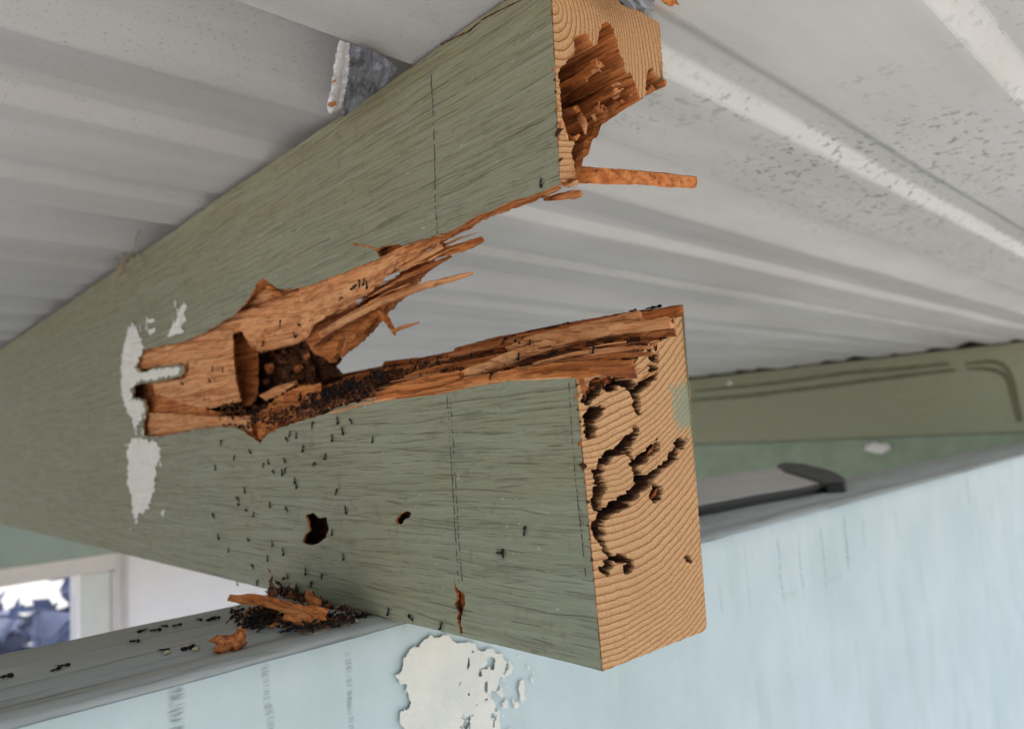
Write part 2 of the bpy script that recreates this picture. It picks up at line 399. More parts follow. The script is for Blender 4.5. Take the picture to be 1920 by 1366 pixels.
M['crumb_pale'] = plain('pale_pupa_crumb', (.50, .42, .26), .7, .3, 600)

# ------------------------------------------------------------------ ground
g = mk('ground', [(-400, -400, -2.3), (400, -400, -2.3), (400, 400, -2.3), (-400, 400, -2.3)], [(0, 1, 2, 3)], M['ground']); tag(g, kind='structure')

# ------------------------------------------------------------------ metal roof
def rib_profile(y0, y1, gap=True):
    """height of the sheet over the beam tops as (Y, dz) pairs; ribs every 60.5 mm, every third one tall"""
    pts = []
    for k in range(-4, 10):
        b = .1447+k*.182
        pts += ([(b-.0100, 0), (b-.0090, .0150)] if (gap and k >= 0) or k > 0 else [(b, 0)])+[(b+.0006, .0150), (b+.003, .0150), (b+.0405, .0004), (b+.0425, 0), (b+.066, .0034), (b+.0700, .0042), (b+.0785, .0044), (b+.0845, .0001), (b+.086, 0),
                (b+.126, .0004), (b+.1300, .0028), (b+.1385, .0034), (b+.1445, .0001), (b+.146, 0)]
    pts = [p for p in pts if y0 < p[0] < y1]
    ys = [p[0] for p in pts]; zs = [p[1] for p in pts]
    return [(y0, float(np.interp(y0, ys, zs)))]+pts+[(y1, float(np.interp(y1, ys, zs)))]
roof = empty('metal_roof', (0, 0, ZT)); tag(roof, 'ribbed grey steel roof seen from below, resting on the beams', 'roof')
def sheet(y0, y1, dz, xa=-1.0, xb=1.78):
    pr = rib_profile(y0, y1, y0 > 0)
    # round the folds
    rp = []
    for i, (y, z) in enumerate(pr):
        if 0 < i < len(pr)-1:
            for f in (-.25, 0, .25):
                o = pr[i+1] if f > 0 else pr[i-1]; a = abs(f)
                w = min(1, .0016/(abs(o[0]-y)+1e-6))
                q = (y+(o[0]-y)*w*a*2, z+(o[1]-z)*w*a*2)
                if f == 0:
                    p_, n_ = pr[i-1], pr[i+1]
                    wl = min(.5, .0008/(abs(p_[0]-y)+1e-6)); wr = min(.5, .0008/(abs(n_[0]-y)+1e-6))
                    q = (y+((p_[0]-y)*wl+(n_[0]-y)*wr)*.33, z+((p_[1]-z)*wl+(n_[1]-z)*wr)*.33)
                rp.append(q)
        else: rp.append((y, z))
    xs = np.r_[np.arange(xa, -.21, .1), np.arange(-.2, .6, .02), np.arange(.6, xb, .1)]
    V = []; n = len(rp)
    for th in (0, .0006):
        for x in xs:
            for (y, z) in rp:
                wob = .0007*(fbm(x*9, y*22)-.5)*2
                V.append((x, y, ZT+.0008+z+dz+th+wob))
    V = np.array(V); m = np.ones((len(xs)-1, n-1), bool); Fq, _ = grid_faces(m)
    N_ = len(xs)*n
    faces = [tuple(f[::-1]) for f in Fq]+[tuple(f+N_) for f in Fq]
    for i in range(len(xs)-1):
        for j in (0, n-1):
            a = i*n+j; faces.append((a, a+n, a+n+N_, a+N_))
    return fix_normals(mk('roof_sheet', V, faces, M['sheet'], roof, smooth=False))
sheet(-.24, .1440, -.0004)
sheet(.1240, .6905, .0014)
sheet(.6800, 1.22, .0032)
# dust marks and bare spots stuck to the underside
def blob(c, r, seed, sq=(1, 1, 1), n=2, amp=.35):
    rr = np.random.default_rng(seed); bm = bmesh.new(); bmesh.ops.create_icosphere(bm, subdivisions=n, radius=1)
    V = np.array([v.co[:] for v in bm.verts]); Fc = [[v.index for v in f.verts] for f in bm.faces]; bm.free()
    d = 1+amp*(np.array([fbm(v[0]*2+seed*3.1+v[2]*2, v[1]*2+seed*1.7) for v in V])-.5)*2+rr.normal(0, amp*.15, len(V))
    return np.array(c)+V*d[:, None]*r*np.array(sq), Fc
def blobs(name, items, mats, parent=None, smooth=True):
    VV = []; FF = []; n = 0
    for it in items:
        V, Fc = blob(*it); VV.append(V); FF += [[a+n for a in f] for f in Fc]; n += len(V)
    return mk(name, np.vstack(VV), FF, mats, parent, smooth=smooth)
def roofpt(u, v, dz=.0):
    return onZ(u, v, ZT+dz)
mk_ = blobs('white_paint_drip', [(roofpt(102, 358, .0035), .0042, 5, (1, .55, .3), 2, .5)], M['white_paint'], roof)
mk_['label'] = 'small white drip of paint on the sheet'
def sheet_screw(u, v, nm='roof_screw'):
    c = roofpt(u, v, -.0005); V = []; Fc = []
    for k, (r, z) in enumerate(((.0045, .001), (.0045, 0), (.0028, -.0006), (.0028, -.0022), (.0016, -.0026))):
        for j in range(12): a = j*math.pi/6; V.append((c[0]+r*math.cos(a), c[1]+r*math.sin(a), c[2]+z))
    for k in range(4):
        for j in range(12): Fc.append((k*12+j, k*12+(j+1) % 12, (k+1)*12+(j+1) % 12, (k+1)*12+j))
    Fc.append(tuple(range(48, 60)))
    return mk(nm, V, Fc, M['sheet'], roof, smooth=False)

# crust and foil where the sheets meet over the beam
flash = empty('foil_flashing', tuple(onZ(680, 140, ZT-.001))); tag(flash, 'crumpled grey foil flashing squeezed between roof sheet and green beam', 'flashing')
def rufn(u, v, d=0.0): return onZ(u, v, ZT-.0006+d)
pl = rag([(655, 84), (700, 96), (735, 118), (745, 128), (720, 160), (680, 195), (640, 228), (644, 190), (652, 130)], 1.0, 4, True)
gx = np.arange(618, 752, 2.0); gy = np.arange(70, 240, 2.0); U, V_ = np.meshgrid(gx, gy, indexing='ij')
hz = -.0024*np.abs(fbm(U*.055, V_*.03, 4)-.5)*2-.0008*fbm(U*.02, V_*.08)
P3 = np.array([[onZ(a, b, ZT-.0004+c) for a, b, c in zip(ra, rb, rc)] for ra, rb, rc in zip(U, V_, hz)])
mc = inpoly((U[:-1, :-1]+1), (V_[:-1, :-1]+1), pl); Fq, _ = grid_faces(mc); VV, FF = compact(P3.reshape(-1, 3), Fq)
mk('foil', VV, FF, M['foil'], flash)
pl = rag([(636, 76), (656, 82), (655, 120), (648, 170), (640, 202), (618, 214), (614, 200), (622, 160), (628, 110)], 1.6, 3.5, True)
gx = np.arange(606, 664, 1.5); gy = np.arange(70, 220, 1.5); U, V_ = np.meshgrid(gx, gy, indexing='ij')
cu = 635-(V_-80)*.13; hz = -.0016-.0022*np.sqrt(np.clip(1-((U-cu)/14)**2, 0, 1))-.0012*fbm(U*.12, V_*.12)
P3 = np.array([[onZ(a, b, ZT+c) for a, b, c in zip(ra, rb, rc)] for ra, rb, rc in zip(U, V_, hz)])
mc = inpoly(U[:-1, :-1]+.7, V_[:-1, :-1]+.7, pl); Fq, _ = grid_faces(mc); VV, FF = compact(P3.reshape(-1, 3), Fq)
mk('white_crust', VV, FF, M['fluff'], flash)
blobs('rust_spot', [(onZ(622, 196, ZT-.0044), .0012, 3, (.8, 1.4, .4), 2, .5), (onZ(626, 152, ZT-.0044), .0007, 4, (.5, 1.6, .4), 2, .5)], M['orange'], flash)
f2 = blobs('metal_scrap', [(onZ(1178, -8, ZT-.003), .0036, 12, (1.4, .5, .5), 3, .9), (onZ(1200, -10, ZT-.003), .0028, 13, (1.4, .4, .6), 3, .9)], M['foil'])
tag(f2, 'dark shred of crumpled foil above the sawn end of the beam', 'foil scrap')
f3 = blobs('wood_crumb', [(onZ(1254, 0, ZT-.004), .0016, 15, (1.5, .5, .7), 2, .9)], M['orange'])
tag(f3, 'orange crumb of wood clinging to the roof beside the dark foil shred', 'wood crumb')

# ------------------------------------------------------------------ long ledge beam (pale blue face, grey top)
YL, YLB = .1640, .2206
lb = empty('ledge_beam', (.4, YL+.02, ZB-.1)); tag(lb, 'long horizontal beam with grey ledge top and pale blue weathered face', 'beam')
prof = [(YLB, ZB-.20), (YLB, ZB-.0006), (YLB-.0008, ZB), (YL+.0125, ZB), (YL+.0112, ZB-.0009), (YL+.0098, ZB-.0009), (YL+.0085, ZB-.0001), (YL+.0045, ZB+.0001), (YL+.0020, ZB-.0006), (YL+.0006, ZB-.0018), (YL+.0004, ZB-.003)]
xs = np.r_[np.arange(-1.5, -.1, .1), np.arange(-.1, .5, .006), np.arange(.5, 3.6, .1)]
V = np.array([(x, y+.0005*(fbm(x*35, j*.9)-.5), z+.0006*(fbm(x*30+9, j*.7)-.5)) for x in xs for j, (y, z) in enumerate(prof)])
Fq, _ = grid_faces(np.ones((len(xs)-1, len(prof)-1), bool)); fix_normals(mk('ledge_cap', V, Fq, M['ledge'], lb))
zs = np.r_[ZB-.0022, np.arange(ZB-.004, -.20, -.004), np.arange(-.21, -.6, -.05)]
V = np.array([(x, YL-.0004+.0006*(fbm(x*60, z*40)-.5)+(.0006 if k == 0 else 0), z+(.0005*(fbm(x*80, 3)-.5) if k == 0 else 0)) for x in xs for k, z in enumerate(zs)])
Fq, _ = grid_faces(np.ones((len(xs)-1, len(zs)-1), bool)); mk('face_board', V, Fq, M['blue'], lb)
# flaking cream patch under the broken beam
def LF(u, v, d=0.0): return onY(u, v, YL-.0012+d)
pl = [(762, 1215), (800, 1196), (840, 1192), (872, 1201), (930, 1222), (990, 1228), (1002, 1262), (985, 1300), (990, 1340), (975, 1400), (900, 1420), (800, 1410), (760, 1390), (752, 1350), (765, 1300), (750, 1262)]
gx = np.arange(740, 1040, 1.6); gy = np.arange(1180, 1425, 1.6); U, V_ = np.meshgrid(gx, gy, indexing='ij')
wu = U+(fbm(U*.06, V_*.06)-.5)*26; wv_ = V_+(fbm(U*.06+5, V_*.06+8)-.5)*26
keep_ = inpoly(wu, wv_, pl) & (fbm(U*.09, V_*.05+3, 5) < .50+np.clip((940-U)/260, -.10, .4)+.10*(fbm(U*.4, V_*.4)-.5)) 
inner = blur(keep_.astype(float), 4)
P3 = np.array([[LF(a, b, -.0002-c*.00012) for a, b, c in zip(ra, rb, rc)] for ra, rb, rc in zip(U, V_, inner*.6+.8*(fbm(U*.05, V_*.05)-.3))])
Fq, _ = grid_faces(keep_[:-1, :-1]); VV, FF = compact(P3.reshape(-1, 3), Fq); mk('flaked_patch', VV, FF, M['flake'], lb)

# ------------------------------------------------------------------ neighbouring beam, seen between roof and ledge
XN = 1.372
nb = empty('green_beam', (XN+.02, .6, ZB)); tag(nb, 'blurred sage green beam in the background under the roof at right', 'beam')
def box(name, a, b, m, parent=None, bev=.0):
    bm = bmesh.new(); bmesh.ops.create_cube(bm, size=1); a = np.array(a); b = np.array(b)
    for v in bm.verts: v.co = Vector((a+b)/2+np.array(v.co[:])*(b-a))
    if bev: bmesh.ops.bevel(bm, geom=bm.edges[:], offset=bev, segments=2, affect='EDGES')
    V = np.array([v.co[:] for v in bm.verts]); Fc = [[v.index for v in f.verts] for f in bm.faces]; bm.free()
    return mk(name, V, Fc, m, parent, smooth=False)
box('rib_light_block', (XN+.012, .10, ZT+.0004), (XN+.036, 2.6, ZT+.0180), M['gap'], nb)  # added dark box, keeps sky light from leaking through the open ribs
box('beam_body', (XN, .10, ZB+.0005), (XN+.04, 2.6, ZT+.0002), M['green_far'], nb, .002)
def NF(u, v, d=0.0): return onX(u, v, XN-.0006+d)
for pth in ([(1290, 751), (1400, 742), (1560, 722), (1680, 706), (1790, 693)], [(1300, 733), (1440, 720), (1580, 700), (1700, 690), (1780, 682)],
            [(1810, 682), (1870, 675), (1893, 690), (1903, 730), (1916, 790)], [(1812, 691), (1862, 690), (1890, 700), (1899, 740), (1910, 790)]):
    splinter('dark_grime_seam', [NF(u, v) for u, v in pth], [.004]+[.007]*(len(pth)-2)+[.005], M['olive_grime'], nb, flat=.12, seed=int(pth[0][0]), step=.01)
blobs('pale_scrape', [(NF(1645, 838), .012, 21, (.1, 2.0, .75), 3, .5), (NF(1368, 718), .005, 22, (.1, 1.2, .8), 2, .4)], M['white_paint'], nb)
lw = empty('siding_board', (XN+.06, .6, -.3)); tag(lw, 'pale green board below the background beam at right', 'board')
box('board_face', (XN+.002, .10, -.75), (XN+.038, 2.6, ZB-.0005), plain('pale_green_board', (.27, .33, .23), .6, .2, 30), lw, .002)
# grey rail with black end cap lying behind the ledge
rl = empty('grey_rail', tuple(onZ(1430, 910, ZB+.002))); tag(rl, 'flat grey rail with black plastic end cap behind the ledge at right', 'rail')
def plate(name, pix, z, th, m, parent):
    a = [onZ(u, v, z) for u, v in pix]; n = len(a); V = [*a, *[p-np.array([0, 0, th]) for p in a]]
    Fc = [tuple(range(n)), tuple(range(2*n-1, n-1, -1))]+[(i, n+i, n+(i+1) % n, (i+1) % n) for i in range(n)]
    return fix_normals(mk(name, V, Fc, m, parent, smooth=False))
plate('rail_bar', [(1180, 972), (1300, 946), (1420, 924), (1556, 903), (1462, 876), (1300, 899), (1180, 917)], ZB+.004, .018, M['greybox'], rl)
plate('rail_dark_strip', [(1180, 984), (1300, 957), (1420, 934), (1560, 910), (1556, 903), (1420, 924), (1300, 946), (1180, 972)], ZB+.0032, .004, M['black'], rl)  # thin black strip along the front edge of the rail
capo = plate('end_cap', [(1457, 869), (1475, 866), (1510, 868), (1548, 877), (1574, 886), (1586, 895), (1584, 903), (1546, 905), (1532, 898), (1470, 880)], ZB+.006, .026, M['black'], rl)
bmod = capo.modifiers.new('soft', 'BEVEL'); bmod.width = .002; bmod.segments = 3

# ------------------------------------------------------------------ far wall with window, at left
YW = 1.75
def WF(u, v, d=0.0): return onY(u, v, YW+d)
wx = lambda u, v: WF(u, v)[0]; wz = lambda u, v: WF(u, v)[2]
xw0, xw1 = wx(-120, 1130), wx(150, 1130); zw1 = wz(60, 1090); zw0 = zw1-.75; 
hw = empty('white_wall', (xw1, YW, -2.3)); tag(hw, 'blurred whitewashed wall beyond the ledge, left of the broken beam', 'wall')
xL, xR = -1.6, 5.0; xa, xb = xw1-1.0, xw1
for (a, b) in (((xL, YW, -2.3), (xa, YW+.08, .5)), ((xb, YW, -2.3), (xR, YW+.08, .5)), ((xa, YW, -2.3), (xb, YW+.08, zw0)), ((xa, YW, zw1), (xb, YW+.08, .5))):
    box('wall_panel', a, b, M['wall'], hw)
win = empty('window', (xb-.5, YW, zw0)); tag(win, 'blurred window with cream top trim and bright dappled view at far left', 'window')
box('side_casing', (xb, YW-.012, zw0-.04), (xb+.055, YW-.0003, zw1), plain('pale_casing', (.66, .66, .60), .6, .1, 20), win, .002)
box('casing_edge', (xb+.0555, YW-.020, zw0-.04), (xb+.066, YW-.0003, zw1), M['trim_grey'], win, .002)
box('head_casing', (xa-.1, YW-.02, zw1+.001), (xb+.066, YW-.0003, zw1+.040), M['trim_grey'], win, .002)
box('head_trim', (xa-.1, YW-.045, zw1+.0405), (xb+.074, YW-.0003, zw1+.078), M['cream'], win, .004)
box('sill', (xa-.1, YW-.05, zw0-.03), (xb+.06, YW-.0003, zw0), M['cream'], win, .004)
gm, gt, gb = mat('window_glass', .02, .5); gb.inputs['Transmission Weight'].default_value = 1.0; gb.inputs['IOR'].default_value = 1.02
box('pane', (xa, YW+.03, zw0), (xb, YW+.034, zw1), gm, win)
jo = box('wall_joint', (wx(228, 1100), YW-.003, -2.3), (wx(228, 1100)+.012, YW-.0003, .4), M['trim_grey'], hw)
cb = empty('green_crossbeam', (0, YW-.2, .0)); tag(cb, 'pale green horizontal crossbeam above the far window', 'beam')
box('crossbeam_body', (xL, YW-.10, wz(60, 1052)+.004), (xR, YW-.05, .0955), plain('pale_green_paint', (.27, .30, .22), .6, .15, 20), cb, .003)
# dappled shrub beyond the window
lm = plain('blue_grey_leaf', (.20, .23, .34), .6, .4, 5, (.30, .33, .44))
VV = []; FF = []
for k in range(5200):
    c = np.array([rng.uniform(-2.4, 1.2)+xw1, rng.uniform(4.2, 5.0), rng.uniform(-2.3, .1)])
    dn = fbm(c[0]*2.6, c[2]*3.4, 2); thr = .49 if c[2] > -.75 else .34
    if dn < thr: continue
    a = rng.normal(size=3); a = unit(a); b = unit(np.cross(a, rng.normal(size=3))); s = rng.uniform(.06, .14)
    n = len(VV); VV += [c-a*s, c-b*s*.5, c+a*s, c+b*s*.5]; FF.append((n, n+1, n+2, n+3))
sh = mk('garden_shrub', VV, FF, lm, smooth=False); tag(sh, 'bluish shrub out of focus beyond the far window', 'shrub')

# ------------------------------------------------------------------ THE BROKEN BEAM
beam = empty('broken_beam', (X0+.0186, YE, ZB)); tag(beam, 'sage green wooden beam, sawn end split open and hollowed by ants', 'beam')
UE = [(1050, 338), (1052, 347), (1030, 353), (1000, 366), (960, 377), (935, 388), (900, 402), (870, 420), (835, 437), (800, 447), (765, 458), (745, 466), (720, 480), (690, 493), (660, 505), (620, 520), (590, 532), (560, 540), (540, 541), (522, 541), (508, 533), (492, 521), (482, 530), (468, 556), (455, 573), (440, 590), (415, 604), (380, 626), (345, 640), (300, 649), (270, 656), (263, 668), (256, 688), (268, 697), (285, 690), (310, 686), (328, 682), (345, 685), (346, 697), (338, 707), (310, 712), (285, 717), (262, 719), (250, 724), (250, 745), (272, 748), (276, 768), (271, 778), (268, 800), (269, 815), (290, 819)]
LE = [(290, 819), (320, 815), (360, 806), (410, 800), (450, 805), (470, 818), (488, 832), (497, 820), (505, 812), (530, 800), (560, 790), (600, 778), (640, 762), (680, 751), (700, 749), (740, 746), (790, 738), (850, 725), (900, 720), (960, 712), (1020, 709), (1080, 708)]
ue = rag(UE, 1.5, 5); le = rag(LE, 2.2, 5)
notch = ue+le[1:]
YF = 1.72
def yz(p): q = F(*p); return (q[1], q[2])
end_u = [(ye(z)+random.uniform(0, .00035), z) for z in np.linspace(F(1050, 338)[2], ZT, 50)[1:-1]]
end_l = [(ye(z)+random.uniform(0, .0003), z) for z in np.linspace(ZB, F(1080, 708)[2], 70)[1:-1]]
topl = [(y, ZT-.0012*fbm(y*25, 2.0)-.0003*random.random()) for y in np.r_[np.arange(ye(ZT), .5, .004), np.arange(.5, YF, .05)]]
botl = [(y, ZB+.0003*random.random()) for y in np.r_[np.arange(.5, YF, .05)[::-1], np.arange(YE+.004, .5, .004)[::-1]]]
outer = [(YE, ZB)]+end_l+[yz(p) for p in notch[::-1]]+end_u+topl+[(YF, ZT), (YF, ZB)]+botl
# small holes gnawed through the paint
HOLES = [([(572, 964), (588, 961), (600, 971), (612, 969), (617, 990), (611, 1008), (596, 1018), (582, 1022), (567, 1016), (572, 1002), (580, 994), (578, 980)], .010),
         ([(742, 974), (752, 962), (762, 957), (771, 960), (768, 970), (758, 974), (754, 982), (745, 982)], .004),
         ([(851, 1084), (855, 1098), (860, 1105), (870, 1112), (873, 1130), (866, 1150), (864, 1165), (868, 1185), (864, 1190), (857, 1160), (858, 1142), (852, 1132), (858, 1122), (853, 1104)], .0022),
         ([(706, 470), (716, 463), (728, 460), (744, 458), (758, 462), (748, 468), (728, 476), (712, 482)], .003)]
holes2 = [rag(h, .9, 3, True) for h, _ in HOLES]; hyz = [[yz(p) for p in h] for h in holes2]
V2, T2 = cdt([outer]+hyz, lambda a, b: inpoly(a, b, outer) & ~np.logical_or.reduce([inpoly(a, b, h) for h in hyz]))
SK = .0007
fr = np.c_[np.full(len(V2), X0), V2]; bk = fr+[SK, 0, 0]; n = len(V2)
faces = [tuple(t[::-1]) for t in T2]; es = set()
for t in T2:
    for a, b in ((t[0], t[1]), (t[1], t[2]), (t[2], t[0])): es.add((int(a), int(b)))
rim = [(a, b, b+n, a+n) for (a, b) in es if (b, a) not in es]
o = mk('painted_face', np.vstack([fr, bk]), faces+rim, [M['green'], M['orange']], beam, [0]*len(faces)+[1]*len(rim), smooth=False)
# back face, top and underside
KB = [(1281, 571), (1266, 572), (1241, 577), (1183, 584), (1120, 595), (1062, 605), (1012, 615), (962, 626), (931, 631), (880, 645), (853, 652), (850, 658), (790, 670), (755, 673), (721, 677), (716, 686), (680, 693), (620, 705), (592, 715)]
KU = [(588, 690), (612, 640), (650, 590), (700, 520), (760, 455), (850, 400), (960, 340), (1060, 280), (1130, 222), (1200, 185), (1245, 162)]
def yzb(p): q = onX(p[0], p[1], X1); return (q[1], q[2])
outb = [(YE+.0004, ZB+.003)]+[yzb(p) for p in rag(KB, 1.2, 6)]+[yzb(p) for p in rag(KU, 1.2, 6)]+[(YE+.0004, ZT), (YF, ZT), (YF, ZB+.003)]
V3, T3 = cdt([outb], lambda a, b: inpoly(a, b, outb))
Vb = np.c_[np.full(len(V3), X1), V3]; nb_ = len(V3)
VV = [*Vb, (X0, ye(ZT), ZT-.0015), (X1, YE+.0004, ZT), (X1, YF, ZT), (X0, YF, ZT-.0015), (X0+SK*.5, YE+.0002, ZB), (X1-.002, YE+.0004, ZB), (X1-.002, YF, ZB), (X0+SK*.5, YF, ZB), (X1, YE+.0004, ZB+.003), (X1, YF, ZB+.003)]
mk('back_face', VV, [tuple(t) for t in T3]+[(nb_, nb_+3, nb_+2, nb_+1), (nb_+4, nb_+5, nb_+6, nb_+7), (nb_+5, nb_+8, nb_+9, nb_+6)], M['green'], beam, smooth=False)
# gnawed pockets behind the holes
for (h, dep), hp in zip(HOLES, holes2):
    c = np.mean(hp, 0); V = []; Fc = []; k = len(hp)
    for i, (s, d) in enumerate(((1.04, SK*.9), (1.0, dep*.35), (.9, dep*.7), (.6, dep*.95), (.2, dep))):
        for p in hp:
            q = c+(np.array(p)-c)*s; V.append(F(q[0], q[1], d+random.uniform(-.0003, .0003)*(i > 0)))
    for i in range(4):
        for j in range(k): Fc.append((i*k+j, i*k+(j+1) % k, (i+1)*k+(j+1) % k, (i+1)*k+j))
    Fc.append(tuple(range(4*k, 5*k)))
    mk('gnawed_hole', V, Fc, M['dark'] if dep > .003 else M['red'], beam, smooth=False)

# --- sawn ends as relief surfaces
def end_relief(name, poly, galleries, ubox, step, extra=None, depth=.020):
    gx = np.arange(ubox[0], ubox[2], step); gy = np.arange(ubox[1], ubox[3], step)
    U, V_ = np.meshgrid(gx, gy, indexing='ij')
    w1 = (fbm(U*.10, V_*.10)-.5)*15; w2 = (fbm(U*.10+40, V_*.10+9)-.5)*15
    D = np.full(U.shape, 1e9)
    for gpath in galleries: D = np.minimum(D, seg_dist(U+w1, V_+w2, gpath))
    D = D+(fbm(U*.22, V_*.22, 2)-.5)*3.6+(fbm(U*.07+9, V_*.07, 2)-.5)*7.0-.9
    t = np.clip((-D)/(1.8 if 'upper' in name else 3.2), 0, 1)**.7; dep = depth*t*(.7+.6*fbm(U*.06+3, V_*.06))
    if extra is not None: dep = np.maximum(dep, extra(U, V_))
    fine = .00022*(fbm(U*.5, V_*.5, 3)-.5)
    if 'lower' in name: dep = blur(dep, 1)
    Q = np.stack([U-960.0, V_-683.0, np.full(U.shape, FP)], -1)@MW.T
    P = Q*(YE/Q[..., 1:2])
    for _ in range(3):
        yy = YE+np.interp(P[..., 2], [p[0] for p in _ep], [p[1] for p in _ep])*np.clip(1-(P[..., 0]-X0)/(X1-X0), 0, 1.1)
        P = Q*(yy/Q[..., 1])[..., None]
    P[..., 1] += dep+fine
    P[..., 0] = np.where(dep > .0004, np.maximum(P[..., 0], X0+.00075), np.maximum(P[..., 0], X0+.00002))
    mc = inpoly(U[:-1, :-1]+step/2, V_[:-1, :-1]+step/2, poly); Fq, (I, J) = grid_faces(mc)
    dc = (dep[:-1, :-1]+dep[1:, 1:]+dep[1:, :-1]+dep[:-1, 1:])[I, J]/4
    VV, FF = compact(P.reshape(-1, 3), Fq)
    mi = np.where(dc > (.012 if 'upper' in name else .0040), 2, np.where(dc > (.0006 if 'upper' in name else .0009), 1, 0))  # darker slot with depth: gnawed stain and hole shade both in the colour
    return mk(name, VV, FF[:, ::-1], [M['end'], M['orange'] if 'upper' in name else M['gallery_rim'], M['red'] if 'upper' in name else M['gallery']], beam, mi)
GAL = [[(1121, 722, 9), (1110, 735, 10), (1101, 752, 8)], [(1126, 766, 7), (1112, 774, 11), (1104, 786, 11), (1108, 814, 7)],
       [(1140, 728, 5), (1158, 716, 9), (1178, 718, 10), (1190, 737, 7), (1197, 774, 5)], [(1224, 690, 7), (1222, 705, 8), (1204, 722, 8), (1190, 735, 5)],
       [(1192, 803, 4), (1188, 815, 6), (1174, 828, 7), (1149, 850, 5), (1126, 866, 6), (1122, 886, 9), (1127, 912, 11), (1120, 932, 8), (1119, 952, 6)],
       [(1174, 828, 6), (1184, 858, 3.5), (1196, 880, 4), (1196, 898, 5)], [(1197, 868, 6), (1210, 855, 6), (1226, 840, 8), (1234, 828, 5)],
       [(1217, 899, 8), (1196, 915, 10), (1176, 938, 10), (1149, 951, 9), (1128, 970, 6), (1121, 985, 9), (1122, 1004, 10), (1136, 1024, 4), (1146, 1048, 4)],
       [(1146, 1050, 6), (1134, 1068, 8)], [(1147, 1048, 5), (1163, 1048, 5), (1178, 1053, 6), (1178, 1068, 7)],
       [(1217, 899, 7), (1235, 884, 5), (1260, 857, 6), (1272, 838, 6), (1275, 828, 8)], [(1226, 905, 5), (1233, 920, 5), (1231, 932, 8)],
       [(1289, 1042, 2.5), (1292, 1051, 3.5)], [(1226, 667, 6), (1230, 670, 6)]]
LEP = [(1120, 1262), (1070, 712)]+rag([(1080, 708), (1105, 694), (1132, 686), (1150, 700), (1180, 694), (1200, 668), (1206, 650), (1222, 640), (1250, 634), (1262, 626), (1264, 606), (1262, 592), (1281, 571)], 1.5, 4)+rag([(1281, 571), (1325, 1165), (1324, 1176), (1318, 1183), (1130, 1258)], .7, 3)
end_relief('sawn_end_lower', LEP, GAL, (1066, 566, 1330, 1262), .85)
UEP = rag([(1034, 338), (1018, -66), (1085, -66), (1150, -8), (1237, 44), (1245, 158)], .8, 4)+rag([(1245, 158), (1228, 150), (1220, 160), (1210, 178), (1198, 188), (1170, 190), (1140, 206), (1118, 232), (1090, 240), (1078, 262), (1072, 290), (1080, 320), (1086, 346), (1066, 352), (1034, 338)], 2, 4)
CAV = [(1048, 135), (1062, 118), (1080, 102), (1078, 70), (1100, 66), (1112, 90), (1122, 84), (1130, 46), (1140, 42), (1150, 60), (1156, 85), (1160, 104), (1166, 112), (1172, 146), (1182, 138), (1192, 165), (1200, 188), (1170, 200), (1140, 215), (1100, 250), (1074, 262), (1064, 262), (1056, 200)]
def cavd(U, V_):
    a = inpoly(U+(fbm(U*.2, V_*.2)-.5)*8, V_+(fbm(U*.2+9, V_*.2)-.5)*8, CAV).astype(float)
    b = inpoly(U, V_, [(1216, 132), (1222, 126), (1228, 140), (1242, 150), (1246, 165), (1212, 170)]).astype(float)*.3
    return np.maximum(blur(a, 1)*.030*(.6+.8*fbm(U*.04, V_*.12)), blur(b, 1)*.02)
end_relief('sawn_end_upper', UEP, [[(1060, 180, 8), (1062, 240, 8)]], (1014, -70, 1252, 360), 1.25, cavd, .012)

# --- torn top of the lower arm: strands running along the beam, falling from back to front
def curve(pix, X, keep=None):
    q = np.array([onX(u, v, X) for u, v in pix]); o = np.argsort(q[:, 1]); return q[o, 1], q[o, 2]
YYE = None
yl, zl = curve([p for p in LE if p[0] >= 488], X0); ykb, zkb = curve(KB, X1)
NS, NT = 110, 560
S_ = np.linspace(0, 1, NS); Yt = YE+(np.linspace(0, 1, NT)**1.25)*(.262-YE)*1.0
SS, YY = np.meshgrid(S_, Yt, indexing='ij')
zf = np.interp(YY, yl, zl); zb = np.interp(YY, ykb, zkb)
sh_ = SS**.85
Zs = zf+(zb-zf)*sh_
wv = SS*15+1.6*fbm(YY*26, SS*2.0)+YY*9
strand = np.abs((wv % 1)-.5)*2; strand = 1-strand**2.2
amp = (.0014+.0010*fbm(YY*60, SS*4))*np.sin(np.pi*np.clip(SS*1.02, .0, 1))**.4
edge = np.clip(SS/.05, 0, 1)*np.clip((1-SS)/.04, 0, 1)
Zs = Zs+edge*(strand*amp*1.25-.0052)
crev = np.exp(-((SS-(.56-.9*(YY-YE))/1)/.035)**2)*np.clip((YY-YE-.004)/.01, 0, 1)+np.exp(-((SS-(.30-.2*(YY-YE)))/.025)**2)*np.clip((YY-YE-.02)/.02, 0, 1)*.7
Zs = Zs-edge*crev*.009
Zs = Zs+.0004*(fbm(SS*70, YY*700, 3)-.5)*2*edge-edge*.0014*(fbm(SS*10, YY*120, 3) > .6)
XX = X0+.0004+(X1-X0-.0004)*SS
P = np.stack([XX, YY, Zs], -1); Fq, (I, J) = grid_faces(np.ones((NS-1, NT-1), bool))
cv = (edge*crev)[I, J]; mi = np.where((cv > .2) | (strand[I, J] < .75), 2, 1)  # crevices get near-black wood: shade of the gaps put into the colour
mk('torn_lower_surface', P.reshape(-1, 3), Fq, [M['orange'], M['red'], M['dark']], beam, mi)

